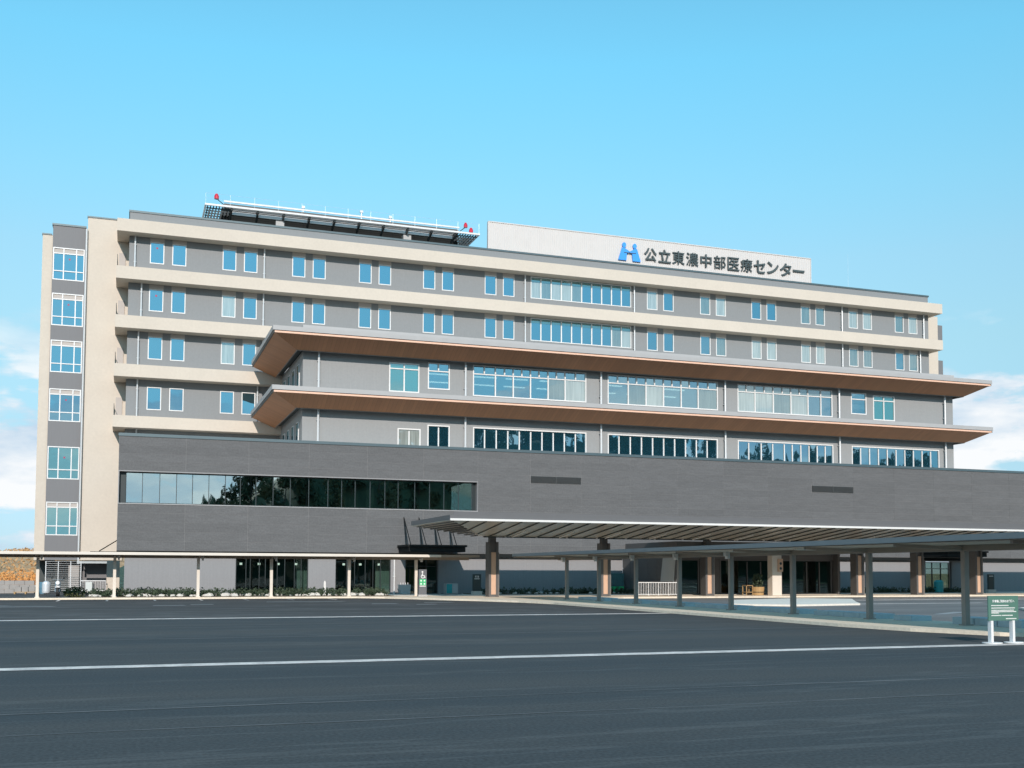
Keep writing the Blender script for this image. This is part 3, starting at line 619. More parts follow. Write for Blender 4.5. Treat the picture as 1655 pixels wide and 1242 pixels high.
# fourth-floor windows with rooms behind
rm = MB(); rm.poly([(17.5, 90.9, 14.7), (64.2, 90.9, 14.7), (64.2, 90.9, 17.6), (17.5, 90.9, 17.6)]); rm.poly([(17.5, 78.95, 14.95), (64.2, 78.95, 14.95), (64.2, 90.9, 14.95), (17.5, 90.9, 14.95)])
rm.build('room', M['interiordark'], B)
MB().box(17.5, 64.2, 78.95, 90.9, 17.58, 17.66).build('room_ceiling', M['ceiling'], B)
for x0 in (21.4, 25.3, 28.0, 31.0, 36.6, 39.6, 42.6, 48.6, 51.8, 54.6):
    for y in (83.6, 87.2): MB().box(x0 + .3 * (y - 80), x0 + .3 * (y - 80) + 1.9, y, y + .14, 17.50, 17.575).build('ceiling_lamp', M['lamp'], B)
S_, P_, G_ = 'glasssee', 'glasspale', 'glassgrey'
F4G = {0: 'glassteal', 6: 'glassteal', 2: (S_, S_, S_, S_, G_, P_), 3: (S_, G_, P_, S_, S_, G_), 4: (P_, P_, G_, P_, S_, S_)}  # pale panes paint in cloud reflections and light interiors
mulls = [(19.29,), (), (26.5, 27.96, 29.39, 30.86, 32.30), (37.79, 39.38, 40.97, 42.58, 44.15), (49.56, 51.35, 53.09, 54.80, 56.1), (), (62.65,)]
uppers = [(19.29,), (21.95,), (25.60, 26.5, 27.25, 27.96, 28.67, 29.39, 30.11, 30.86, 31.57, 32.3, 33.2), (36.87, 37.79, 38.55, 39.38, 40.16, 40.97, 41.75, 42.58, 43.35, 44.15, 45.1), (48.72, 49.56, 50.48, 51.35, 52.24, 53.09, 53.96, 54.8, 56.1), (), (62.65,)]
for i, (q, m_, u_) in enumerate(zip(MBW, mulls, uppers)):
    window(B, *q, YM, vm=m_, transom=16.82, uvm=u_, gm=F4G.get(i, 'glasssee'), mw=0.10, fw_=0.09, proud=0.04)
def seq(a, b, n): return [a + (b - a) * i / n for i in range(1, n)]
f3m = [(19.70,), (21.98,), seq(24.70, 34.12, 10), seq(35.96, 45.96, 10), [48.91, 50.12, 51.24, 52.38, 53.17, 54.02, 54.84, 55.67, 56.48], seq(59.19, 68.57, 10)]
for i, (q, m_) in enumerate(zip(F3, f3m)):
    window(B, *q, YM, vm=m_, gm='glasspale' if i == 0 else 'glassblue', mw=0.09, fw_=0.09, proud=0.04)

# ---- podium clad in dark tiles
PX0, PX1 = -0.62, 86.0
core = MB(); wall_holes(core, PX0, PX1, 2.97, 10.36, YP + 0.014, [(-0.56, 23.6, 6.03, 8.08)], 0.5)
core.poly([(PX0, YP + .014, 2.97), (PX0, YP + .014, 10.36), (PX0, 90, 10.36), (PX0, 90, 2.97)]); core.poly([(PX0, YP + .014, 2.97), (PX0, 90, 2.97), (PX1, 90, 2.97), (PX1, YP + .014, 2.97)])
core.poly([(PX1, YP + .014, 2.97), (PX1, 90, 2.97), (PX1, 90, 10.36), (PX1, YP + .014, 10.36)])
PW = core.build('podium_wall', M['joint'], B)
zc = [2.98 + 0.61 * k for k in range(6)] + [6.03 + 0.53 * k for k in range(1, 5)] + [8.15 + 0.5525 * k for k in range(1, 5)]
zc[5] = 6.03; xc = [PX0] + [27.65 + 4.02 * k for k in range(-6, 15)]
xc = [x for x in xc if x < PX1] + [PX1]
for r_ in range(len(zc) - 1):
    za, zb = zc[r_], zc[r_ + 1]
    for c_ in range(len(xc) - 1):
        xa, xb = xc[c_], xc[c_ + 1]
        if za > 6.0 and zb < 8.2:
            if xb < 23.61: continue
            xa = max(xa, 23.6)
        if 8.1 < za < 8.2 and c_ < len(xc) - 1 and (abs(xa - 27.65) < .1 or abs(xa - 51.77) < .1): continue
        if xb - xa < 0.05: continue
        me = cached_box('cladding_panel', M['podium'], xb - xa - 0.012, 0.026, zb - za - 0.012)
        link('cladding_panel', me, PW, (0, 0, 0)).location = Vector(((xa + xb) / 2, YP + 0.014 + random.uniform(0, .003), (za + zb) / 2))
for o in PW.children: o.matrix_parent_inverse = Matrix.Identity(4)
bx('podium_coping', M['cap'], B, PX0 - .04, PX1, YP - 0.05, YP + 0.4, 10.364, 10.56)
bx('podium_roof', M['gravelroof'], B, PX0 + .05, PX1 - .05, YP + 0.41, 90.8, 10.0, 10.12)
bx('podium_recess_shade', M['darkmetal'], B, PX0, PX1, YP + .06, YG - .01, 2.74, 2.966)  # dark bar standing for the recess shadow under the podium edge
for x0 in (27.67, 51.79):
    L_ = MB().box(x0, x0 + 3.98, YP + 0.009, YP + 0.012, 8.17, 8.69).build('louvre', M['louvre'], B)
    for k in range(7): MB().slab([(x0, YP - .045, 8.18 + .073 * k), (x0 + 3.98, YP - .045, 8.18 + .073 * k), (x0 + 3.98, YP + .007, 8.225 + .073 * k), (x0, YP + .007, 8.225 + .073 * k)], (0, 0, 0.012)).build('slat', M['louvre'], L_)
    bx('louvre_post', M['louvre'], L_, x0 + 1.97, x0 + 2.01, YP - .05, YP + .006, 8.17, 8.69)
rib = [-0.14, .87, 1.94, 2.99, 4.0, 5.04, 6.1, 7.08, 8.11, 9.24, 10.39, 11.64, 12.95, 13.9, 14.84, 15.89, 16.94, 17.89, 19.09, 20.17, 21.23, 22.31, 23.31]
RW = MB().box(-.555, 23.595, YP + .40, YP + .52, 6.035, 6.09).box(-.555, 23.595, YP + .40, YP + .52, 8.02, 8.075).box(-.555, -.15, YP + .42, YP + .5, 6.09, 8.02).box(23.36, 23.595, YP + .42, YP + .5, 6.09, 8.02).build('ribbon_window', M['darkframe'], B)
for a, b in zip(rib, rib[1:]):
    o = link('pane', cached_box('pane', M['glassdark'], b - a - .03, .016, 1.92), RW, (0, 0, 0)); o.location = Vector(((a + b) / 2, YP + .46, 7.055)); o.rotation_euler = (random.gauss(0, .0018), 0, random.gauss(0, .0018))
    bx('mullion', M['darkframe'], RW, b - .02, b + .02, YP + .41, YP + .5, 6.092, 8.018)
for o in RW.children:
    if o.name.startswith('pane'): o.matrix_parent_inverse = Matrix.Identity(4)
bx('window_sill', M['lightgrey'], RW, -.60, 23.62, YP - .03, YP + .04, 5.98, 6.025)
rm = MB(); rm.box(-.5, 24, 82, 82.1, 4.6, 8.6); rm.box(-.5, 24, 74.6, 82, 4.95, 5.05); rm.box(-.5, 24, 74.6, 82, 8.35, 8.45); rm.build('room', M['interior'], B)
for x, w_, m_ in ((12.3, .9, 'teal'), (13.8, .5, 'terracotta'), (14.6, .6, 'interior'), (15.8, .5, 'sheer'), (17.45, .5, 'sheer'), (18.4, .5, 'teal'), (19.3, 1.6, 'interior'), (21.2, .4, 'sheer')):
    bx('room_partition', M[m_], B, x, x + w_, 74.9 if x > 19 else 75.2, 75.0 if x > 19 else 75.3, 5.06, 7.7 if x < 19 else 6.7)

# ---- ground floor wall under the podium
gh = [(6.86, 11.67, 0.18, 2.66), (13.53, 17.40, 0.18, 2.66), (18.45, 20.85, 0.12, 2.66)]
mb = MB(); wall_holes(mb, -0.13, 35.2, 0.0, 2.96, YG, gh, 0.3); wall_holes(mb, 50.0, PX1, 0.0, 2.96, YG, [(63.2, 65.9, .12, 2.66)], 0.3)
mb.poly([(-0.13, YG, 0), (-0.13, YG, 2.96), (-0.13, 90, 2.96), (-0.13, 90, 0)])
mb.build('ground_floor_wall', M['ground_wall'], B)
for q, m_ in ((gh[0], (7.54, 7.82, 8.41, 8.81, 9.6, 10.1, 10.75, 11.2)), (gh[1], (14.33, 14.6, 14.87, 15.61, 16.16, 16.68))):
    window(B, *q, YG + .1, vm=m_, fm='darkframe', gm='glassground', mw=.045, fw_=.05, proud=0, label='tall dark ground-floor shopfront window')
for x0, x1 in ((6.0, 12.6), (13.0, 18.2)):
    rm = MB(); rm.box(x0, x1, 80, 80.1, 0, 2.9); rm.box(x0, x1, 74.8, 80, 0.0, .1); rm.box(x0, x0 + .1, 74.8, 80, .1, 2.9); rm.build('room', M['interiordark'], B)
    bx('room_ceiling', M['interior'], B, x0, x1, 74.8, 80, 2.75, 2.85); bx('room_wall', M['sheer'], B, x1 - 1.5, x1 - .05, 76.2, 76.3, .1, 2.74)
    for k in range(4): MB().tube((x0 + 1.3 + 1.25 * k, 75.5 + .4 * (k % 2), 2.1), (x0 + 1.3 + 1.25 * k, 75.5 + .4 * (k % 2), 2.24), .09, n=10).build('pendant_lamp', M['lamp'], B)
# side entrance
ent = MB(); ent.box(18.3, 21.0, 78, 78.1, 0, 2.9); ent.box(18.45, 20.85, 74.72, 78, .0, .11); ent.box(18.45, 20.85, 74.72, 78, 2.7, 2.8); ent.box(18.3, 18.44, 74.72, 78, 0, 2.8); ent.box(20.86, 21.0, 74.72, 78, 0, 2.8); ent.build('entrance_lobby', M['interior'], B)
window(B, 18.47, 20.83, .125, 2.62, YG + .28, vm=(19.25, 20.05), transom=2.05, fm='darkframe', gm='glassground', mw=.06, fw_=.06, proud=0, label='side entrance sliding glass door')
bx('notice', M['yellow'], B, 18.6, 19.0, 76.0, 76.03, .5, 1.9); bx('notice', M['yellow'], B, 19.4, 19.9, 77.0, 77.03, .4, 1.9)
def black_canopy(x0, x1):
    o = MB().box(x0, x1, 70.9, 73.98, 3.36, 3.50).build('entry_canopy', M['darkmetal'], B)
    MB().box(x0 + .1, x1 - .1, 71.0, 73.98, 3.02, 3.35).build('canopy_box', M['darkmetal'], o)
    for k in range(4):
        xa = x0 + .45 + (x1 - x0 - .9) * k / 3
        for xo, y in ((0.0, 73.1), (0.02, 72.0)):
            MB().tube((xa, 73.95, 5.45), (xa + xo, y, 3.5), .035, n=6).build('tie_rod', M['darkmetal'], o)
    return o
black_canopy(17.75, 21.9); black_canopy(62.4, 66.6)
window(B, 63.22, 65.88, .125, 2.62, YG + .28, vm=(64.1, 65.0), transom=2.05, fm='darkframe', gm='glassground', mw=.06, fw_=.06, proud=0)
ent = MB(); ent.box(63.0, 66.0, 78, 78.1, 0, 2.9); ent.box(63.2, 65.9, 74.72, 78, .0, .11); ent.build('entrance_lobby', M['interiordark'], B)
# projecting main entrance hall
V = MB().box(35.26, 49.9, 65.9, 74.0, 3.30, 3.80).build('entrance_hall_roof', M['column'], B)
for k in range(6):
    for z0, z1 in ((.104, 1.18), (1.19, 1.98), (1.99, 2.9), (2.91, 3.29)):
        ya = 65.9 + 1.42 * k
        bx('wall_panel', M['column'], V, 35.2, 35.26, ya + .008, min(ya + 1.412, 74.38), z0, z1)
MB().slab([(35.16, 68.15, 1.05), (35.16, 66.2, 1.05), (35.16, 65.95, 2.78), (35.16, 67.75, 2.78)], (0.035, 0, 0)).build('pale_panel', M['cabinet'], V)  # patch of sunlight on the hall wall, made as a pale slab
bx('hall_backing', M['interiordark'], V, 35.27, 35.4, 65.95, 74.3, 0.1, 3.28)
bx('hall_back_wall', M['interiordark'], V, 35.4, 49.8, 73.9, 74.0, .1, 3.28)
bx('hall_floor', M['concrete'], V, 35.41, 49.8, 68.0, 73.89, .105, .118)
bx('hall_end_wall', M['column'], V, 49.7, 49.9, 67.9, 73.88, .11, 3.28)
for (a, b, n_) in ((36.9, 38.4, 1), (40.1, 44.6, 4), (45.2, 49.6, 4)):
    window(B, a, b, .12, 2.62, 68.5, vm=seq(a, b, n_), fm='fascia', gm='glassground', mw=.07, fw_=.08, proud=.02)
bx('hall_lintel', M['fascia'], V, 35.41, 49.69, 68.45, 68.7, 2.63, 3.29)
bx('hall_pier', M['column'], V, 38.45, 40.05, 68.45, 68.7, .12, 2.62)
bx('white_pier', M['cream'], V, 42.45, 43.2, 65.4, 66.0, .1, 3.29)
sb = bx('hanging_signboard', M['peach'], B, 42.86, 43.22, 65.25, 65.38, 1.75, 2.65)
for z in (2.32, 1.98): MB().slab(disc_pts(43.04, z, .1, .1, 65.243, 10), (0, .006, 0)).build('sign_mark', M['signdark'], sb)
bx('hall_counter', M['sheer'], V, 46.8, 48.2, 71.5, 72.0, .9, 1.15)
for k in range(8): MB().tube((37 + 1.6 * k, 69.6, 3.2), (37 + 1.6 * k, 69.6, 3.27), .12, n=10).build('downlight', M['lamp'], V)

# ================================================================== ENTRANCE CANOPY (freestanding, inverted-hip soffit)
CN = empty('entrance_canopy', (40, 65.3, 0.1), 'wide flat drop-off canopy with ribbed aluminium underside on grey columns', 'canopy')
cx0, cx1, cy0, cy1, cze = 17.2, 84.0, 58.9, 67.9, 4.60
vx0, vx1, vy, vz = 21.2, 80.0, 65.2, 3.92
b = MB()
b.slab([(cx0, cy0, cze), (vx0, vy, vz), (vx1, vy, vz), (cx1, cy0, cze)], (0, 0, .03)); b.slab([(cx1, cy1, cze), (vx1, vy, vz), (vx0, vy, vz), (cx0, cy1, cze)], (0, 0, .03))
b.slab([(cx0, cy1, cze), (vx0, vy, vz), (cx0, cy0, cze)], (0, 0, .03)); b.slab([(cx1, cy0, cze), (vx1, vy, vz), (cx1, cy1, cze)], (0, 0, .03))
SO = b.build('soffit', M['soffit'], CN)
b = MB().box(cx0 - .02, cx1, cy0 + .07, cy1, cze + .04, cze + .30); b.build('roof_slab', M['fascia'], CN)
b = MB().box(cx0 - .02, cx1, cy0 - .02, cy0 + .066, cze - .02, cze + .10); b.build('front_edge', M['canopyedge'], CN)
b = MB().box(cx0 + .3, cx1, cy0 + .35, cy0 + .40, cze + .31, cze + .52)
b.build('roof_upstand', M['fascia'], CN)
for k in range(9):                                        # stepped louvre blades at the end of the roof
    t = k / 9.0
    MB().beam((cx0 + .3 + 3.4 * t, cy0 + .4 + (vy - cy0 - .6) * t, cze - .06 - (cze - vz) * t), (cx0 + .3 + 3.4 * t, cy1 - .4 - (cy1 - vy - .6) * t, cze - .06 - (cze - vz) * t), .09, .07).build('end_blade', M['fascia'], CN)
k = 0; x = 18.3
while x < 78:
    x0v = max(x, vx0) if x > vx0 else x
    if x < vx0:
        t = (x - cx0) / (vx0 - cx0); ye = cy0 + (vy - cy0) * t; ze = cze - (cze - vz) * t
    else: ye, ze = vy - .05, vz + .008
    MB().beam((x, cy0 + .1, cze - .045), (x, ye, ze - .035), .06, .05).build('rib', M['darkframe'], CN)
    if k % 3 == 1 and x > 20: MB().beam((x + .45, vy - 2.6, vz + .25), (x + .45, vy - .25, vz - .03), .07, .05).build('strip_lamp', M['print'], CN)
    x += 1.075; k += 1
b = MB().box(vx0, vx1, vy - .06, vy + .06, vz - .07, vz - .005); b.build('valley_gutter', M['darkframe'], CN)
for i in range(28): MB().tube((vx0 + 1.4 + 2.1 * i, vy - .25, vz - .05), (vx0 + 1.4 + 2.1 * i, vy - .25, vz - .0), .07, n=8).build('spot_lamp', M['print'], CN)
for xcn in (21.93, 29.7, 37.45, 49.7, 54.98, 60.4, 68.1, 75.8):
    c = MB().box(xcn - .32, xcn - .17, 65.3, 66.0, .1, 3.58).box(xcn + .17, xcn + .32, 65.3, 66.0, .1, 3.58).box(xcn - .17, xcn + .17, 65.42, 66.0, .1, 3.58).box(xcn - .2, xcn + .2, 65.45, 65.85, 3.582, 3.95).build('column', M['column'], CN)
    MB().box(xcn - .165, xcn + .165, 65.36, 65.418, .25, 2.92).build('wood_inlay', M['peach'], c)
    MB().box(xcn + .325, xcn + .36, 65.29, 65.98, .1, 2.9).build('edge_strip', M['columnlite'], c)
    MB().box(xcn - .165, xcn + .165, 65.34, 65.418, .1, .246).build('plinth', M['column'], c)

# ================================================================== COVERED WALKWAYS
WL = empty('covered_walkway', (6, 68.4, .1), 'cream steel covered walkway with slim posts along the planting bed', 'walkway')
bx('roof', M['cream'], WL, -22, 18.9, 66.9, 69.1, 2.62, 2.76)
bx('roof_end_shade', M['creamdark'], WL, 18.904, 21.5, 66.9, 69.1, 2.62, 2.76)  # darker colour stands for the canopy's shadow on this end
bx('gutter', M['cream'], WL, -22, 18.9, 66.78, 66.895, 2.60, 2.74)
bx('ridge_beam', M['creamdark'], WL, -22, 21.3, 68.55, 68.75, 2.44, 2.615)
PXL = (-14.0, -9.4, -4.84, -0.65, 4.12, 8.49, 13.35, 17.73)
for x in PXL:
    o = MB().box(x - .085, x + .085, 68.56, 68.74, .1, 2.435).build('post', M['cream'], WL)
    MB().box(x - .13, x + .13, 68.5, 68.8, .102, .15).build('base_plate', M['cream'], o)
    MB().beam((x, 67.0, 2.57), (x, 68.55, 2.50), .09, .08).build('bracket', M['creamdark'], o)
    c = MB().box(x + .12, x + .3, 68.1, 68.4, 2.42, 2.56).box(x + .17, x + .27, 68.0, 68.2, 2.30, 2.42).build('camera_lamp', M['white'], o)
WR = empty('covered_walkway', (23.6, 40, .1), 'dark grey covered walkway with steel posts crossing the car park to the entrance', 'walkway')
b = MB(); b.slab([(21.35, 16, 2.60), (21.35, 60, 2.60), (24.9, 60, 2.66), (24.9, 16, 2.66)][::-1], (0, 0, .11)); b.build('roof', M['walkroof'], WR)
b = MB().box(21.28, 21.345, 16, 60, 2.58, 2.74); b.build('gutter', M['walkroof'], WR)
bx('soffit', M['walksoffit'], WR, 21.5, 24.7, 16.1, 59.9, 2.555, 2.585)
bx('ridge_beam', M['walkgrey'], WR, 24.1, 24.32, 16.2, 59.8, 2.37, 2.55)
bx('end_fascia', M['walkgrey'], WR, 21.4, 24.85, 60.0, 60.06, 2.5, 2.74)
PYR = [26.75 + 4.56 * k for k in range(-2, 8)]
for y in PYR:
    o = MB().box(24.115, 24.285, y - .085, y + .085, .1, 2.365).build('post', M['walkgrey'], WR)
    MB().box(24.05, 24.35, y - .15, y + .15, .102, .14).build('base_plate', M['walkgrey'], o)
    MB().beam((21.6, y, 2.53), (24.1, y, 2.44), .1, .1).build('bracket', M['walkgrey'], o)
    if y > 40: MB().box(23.75, 23.95, y - .35, y - .15, 2.38, 2.54).box(23.8, 23.9, y - .42, y - .2, 2.26, 2.38).build('camera_lamp', M['white'], o)
    if 28 < y < 40: MB().box(22.6, 23.4, y + 1.9, y + 2.1, 2.50, 2.55).build('strip_lamp', M['print'], o)
# pale kerb blocks beside the walkway, blue roof shade put into their colour
n_ = 0
for y0, y1 in [(29.7, 57.8)]:
    K = empty('kerb_row', (25.1, 44, .1), 'row of pale kerb blocks coloured with blue shade along the walkway posts', 'kerb')
    y = y0
    while y < y1 - .5:
        if not any(abs(y + .45 - p) < .42 for p in PYR):
            MB().box(24.62, 25.45, y + .012, y + .90, .102, .27).build('kerb_block', M['shadekerb'], K)
        y += .912
K2 = empty('kerb_row', (25.1, 24, .1), 'short pale kerb row beside the green notice board', 'kerb')
for i in range(3): MB().box(24.62, 25.45, 25.0 + .95 * i, 25.9 + .95 * i, .102, .32).build('kerb_block', M['shadekerb'], K2)
for i in range(9): MB().box(26.1 + 1.3 * i, 27.35 + 1.3 * i, 22.9 - .12 * i, 23.3 - .12 * i, .0 if i > 1 else .102, .30).build('kerb_block', M['concrete'], K2)

# ================================================================== SIGNS
S = empty('notice_board', (20.12, 21.0, 0), 'green notice board with white print on two white posts', 'sign')
bx('board', M['greenboard'], S, 19.66, 20.58, 20.98, 21.01, .55, 1.15)
for x in (19.76, 20.42):
    bx('post', M['white'], S, x - .036, x + .036, 21.012, 21.08, 0.012, 1.12); 
    MB().prism([(x + .26 * math.cos(2 * math.pi * i / 20), 20.98 + .2 * math.sin(2 * math.pi * i / 20)) for i in range(20)], 0.008, .03).build('base_plate', M['white'], S)
    bx('post_face', M['white'], S, x - .035, x + .035, 20.97, 21.011, 0.031, .549)
me = fit(glyph('駐車場ご利用のお客様へ', .03), 19.79, 20.46, .985, 1.055, 20.979, .004); me.materials.append(M['print']); link('title_lettering', me, S)
def text_marks(parent, x0, x1, z, h, y):
    b = MB(); x = x0
    while x < x1 - .01:
        w_ = random.uniform(.018, .03); b.box(x, min(x + w_, x1), y - .003, y, z - h / 2 * random.uniform(.75, 1), z + h / 2 * random.uniform(.75, 1)); x += w_ + .006
    b.build('small_print', M['print'], parent)
for x0, x1, z in ((19.75, 20.28, .915), (19.75, 20.47, .855), (19.75, 20.44, .80), (19.75, 20.51, .765), (19.75, 19.98, .735), (19.75, 20.05, .675), (20.07, 20.40, .675), (20.19, 20.51, .595)): text_marks(S, x0, x1, z, .024, 20.979)

S = empty('wheelchair_sign', (17.8, 67.3, .1), 'slate sign pillar with white wheelchair symbol and green squares beside side entrance', 'sign')
bx('slab', M['signgrey'], S, 17.56, 18.06, 67.2, 67.5, .1, 1.82)
bx('plinth', M['lightgrey'], S, 17.52, 18.10, 67.16, 67.54, .1, .22)
b = MB(); yf = 67.192
b.slab(disc_pts(17.78, 1.66, .055, .055, yf, 12), (0, .006, 0))
def ring(b, cx_, cz_, r0, r1, a0, a1, n=16):
    for i in range(n):
        t0, t1 = a0 + (a1 - a0) * i / n, a0 + (a1 - a0) * (i + 1) / n
        b.slab([(cx_ + r0 * math.cos(t0), yf, cz_ + r0 * math.sin(t0)), (cx_ + r1 * math.cos(t0), yf, cz_ + r1 * math.sin(t0)), (cx_ + r1 * math.cos(t1), yf, cz_ + r1 * math.sin(t1)), (cx_ + r0 * math.cos(t1), yf, cz_ + r0 * math.sin(t1))], (0, .006, 0))
ring(b, 17.81, 1.38, .09, .13, R(110), R(350))
b.slab([(17.76, yf, 1.59), (17.76, yf, 1.40), (17.90, yf, 1.40), (17.94, yf, 1.28), (17.98, yf, 1.29), (17.93, yf, 1.44), (17.81, yf, 1.44), (17.81, yf, 1.59)][::-1], (0, .006, 0))
b.build('wheelchair_symbol', M['print'], S)
for x in (17.60, 17.82):
    for z in (1.02, .82): bx('green_square', M['brightgreen'], S, x, x + .19, 67.19, 67.199, z, z + .18); bx('square_mark', M['print'], S, x + .05, x + .14, 67.186, 67.189, z + .04, z + .13)
text_marks(S, 17.6, 18.0, .76, .07, 67.199)
S = empty('emergency_sign', (23.6, 71.0, .1), 'dark upright sign with white lettering on a stone foot by the wall', 'sign')
bx('slab', M['signdark'], S, 22.35, 22.93, 71.0, 71.12, .36, 1.52); bx('stone_foot', M['stone'], S, 22.3, 22.98, 70.9, 71.25, .1, .356)
for ch, x in (('救', 22.49), ('急', 22.65)):
    me = fit(glyph(ch, .02), x, x + .14, 1.28, 1.42, 70.998, .004); me.materials.append(M['print']); link('letter', me, S)
text_marks(S, 22.46, 22.82, 1.2, .06, 70.998)
S = empty('emergency_sign', (66.9, 71.0, .1), 'small dark upright sign with white print by the far right entry', 'sign')
bx('slab', M['signdark'], S, 66.6, 67.2, 71.0, 71.12, .36, 1.6); bx('stone_foot', M['stone'], S, 66.5, 67.3, 70.9, 71.25, .1, .356); text_marks(S, 66.7, 67.1, 1.45, .06, 70.998)

# ================================================================== SMALL THINGS NEAR THE BUILDING
o = MB().box(11.98, 12.12, 70.0, 70.14, .12, .98).box(12.0, 12.1, 70.02, 70.12, .98, 1.06).build('marker_post', M['white']); tag(o, 'small white marker post standing in the planting bed', 'post')
o = empty('drain_pipe', (17.5, 74.2, .1), 'thin white standing drainpipe on the wall left of the side entrance', 'pipe')
MB().tube((17.62, 74.25, .1), (17.62, 74.25, 2.73), .05, n=10).build('pipe', M['white'], o); MB().box(17.55, 17.69, 74.25, 74.39, 1.3, 1.36).build('clip', M['white'], o)
o = empty('planter_box', (18.2, 73.4, .1), 'pale trough on the paving left of the side entrance door', 'planter')
MB().slab([(17.9, 73.2, .12), (18.5, 73.2, .12), (18.55, 73.2, .78), (17.75, 73.2, .78)][::-1], (0, .6, 0)).build('trough', M['cabinet'], o)
for k in range(4): MB().tube((17.9 + .17 * k, 73.5, .78), (17.9 + .17 * k, 73.5, .92), .02, n=6).build('stake', M['white'], o)
o = empty('bin_cabinet', (21.5, 73.3, .1), 'low grey metal cabinet right of the side entrance door', 'cabinet')
bx('body', M['cabinet'], o, 21.0, 21.85, 72.9, 73.5, .14, .86); bx('door', M['teal'], o, 21.03, 21.42, 72.88, 72.898, .18, .82); bx('door', M['cabinet'], o, 21.44, 21.82, 72.88, 72.898, .18, .82); bx('plinth', M['column'], o, 20.8, 22.1, 72.8, 73.6, .1, .138)
o = empty('railing', (33.9, 66, .1), 'white bar railing in front of the entrance hall side wall', 'railing')
MB().beam((32.4, 66, 1.0), (35.1, 65.6, 1.0), .05, .05).build('top_rail', M['white'], o); MB().beam((32.4, 66, .2), (35.1, 65.6, .2), .04, .04).build('bottom_rail', M['white'], o)
for k in range(24):
    t = k / 23; MB().tube((32.4 + 2.7 * t, 66 - .4 * t, .12 if k % 6 == 0 else .2), (32.4 + 2.7 * t, 66 - .4 * t, 1.0), .014 if k % 6 else .025, n=6).build('bar', M['white'], o)
o = empty('green_screen', (34.4, 73.6, .1), 'green glass screen panel beside the grey entrance hall wall', 'screen')
bx('panel', M['glassteal'], o, 33.8, 34.95, 73.6, 73.63, .2, 1.6); bx('lower_panel', M['brightgreen'], o, 33.82, 34.93, 73.57, 73.597, .22, .62); bx('frame', M['darkframe'], o, 33.76, 34.99, 73.58, 73.65, .12, .196)
def leaves(mb, c, rad, n, size, flat=.7):
    for _ in range(n):
        while True:
            p = Vector((random.uniform(-1, 1), random.uniform(-1, 1), random.uniform(-1, 1)))
            if p.length < 1: break
        p = Vector(c) + Vector((p.x * rad[0], p.y * rad[1], p.z * rad[2]))
        a = Vector((random.gauss(0, 1), random.gauss(0, 1), random.gauss(0, flat))).normalized(); d = a.orthogonal().normalized(); q = Matrix.Rotation(random.uniform(0, 6.28), 3, a) @ d
        s_ = size * random.uniform(.6, 1.3); u = q * s_; v_ = a.cross(q) * s_ * .5
        mb.poly([p - u, p + v_, p + u, p - v_])
o = empty('potted_plant', (42.0, 66.6, .1), 'leafy plant in a round wooden tub beside the white entrance pier', 'potted plant')
t = MB().tube((41.9, 66.4, .1), (41.9, 66.4, .68), .40, .46, 16).build('tub', M['terracotta'], o); MB().tube((41.9, 66.4, .3), (41.9, 66.4, .34), .445, .45, 16).build('hoop', M['darkframe'], t)
b = MB(); leaves(b, (41.9, 66.4, 1.15), (.4, .4, .5), 220, .1); b.build('foliage', M['leafdark'], o); MB().tube((41.9, 66.4, .6), (41.9, 66.4, 1.2), .03, .02, 6).build('stem', M['bark'], o)
o = empty('wooden_cart', (41.1, 66.3, .1), 'open wooden rack standing beside the plant tub', 'rack')
for x in (40.85, 41.35):
    for y in (66.2, 66.7): MB().box(x, x + .05, y, y + .05, .1, .8).build('leg', M['terracotta'], o)
for z in (.3, .76): MB().box(40.85, 41.4, 66.2, 66.75, z, z + .035).build('shelf', M['terracotta'], o)
o = MB().tube((62.0, 71.5, .15), (62.0, 71.5, .95), .35, .38, 14).tube((62.0, 71.5, .95), (62.0, 71.5, 1.12), .40, .25, 14).build('rubbish_bin', M['teal']); tag(o, 'round turquoise bin beside the far right entry', 'bin')

# low planting: dark evergreen ground cover with pale stones in front
b = MB(); st = MB()
def bed(x0, x1, y0, y1, dens, hs=.38):
    n = int((x1 - x0) * dens)
    for _ in range(n):
        x, y = random.uniform(x0, x1), random.uniform(y0, y1); h_ = hs * random.uniform(.6, 1.25)
        leaves(b, (x, y, .14 + h_ * .5), (.2, .2, h_ * .7), 24, .075)
bed(-2.0, 16.0, 69.1, 71.6, 24); bed(22.9, 34.8, 71.4, 73.2, 12, .34); bed(50.8, 66.0, 71.4, 73.0, 11, .34)
tag(b.build('ground_cover', M['leafdark']), 'low dark evergreen planting along the foot of the walls', 'shrubs', kind='stuff')
def rock(mb, x, y, z, r):
    import bmesh
    b0 = len(mb.v); N1, N2 = 7, 4
    rs = [random.uniform(.7, 1.15) for _ in range(N1 * (N2 + 1))]
    for j in range(N2 + 1):
        ph = math.pi * j / N2
        for i in range(N1):
            th = 2 * math.pi * i / N1; q = r * rs[j * N1 + i]
            mb.v.append((x + q * math.sin(ph) * math.cos(th) * 1.3, y + q * math.sin(ph) * math.sin(th), z + q * math.cos(ph) * .75))
    for j in range(N2):
        for i in range(N1): k = (i + 1) % N1; mb.f.append((b0 + j * N1 + i, b0 + j * N1 + k, b0 + (j + 1) * N1 + k, b0 + (j + 1) * N1 + i))
for x0, x1, n in ((-2.0, 16.2, 120), (23, 34.6, 30)):
    for _ in range(n): rock(st, random.uniform(x0, x1), random.uniform(69.0, 70.2) + (2.3 if x0 > 20 else 0), .17, random.uniform(.06, .2) * (1 if random.random() < .8 else 1.4))
tag(st.build('border_stones', M['stone']), 'pale border stones scattered in front of the dark planting', 'stones', kind='stuff')
o = empty('round_bush', (-2.9, 72.0, 0), 'round green bush at the left end of the planting bed', 'bush')
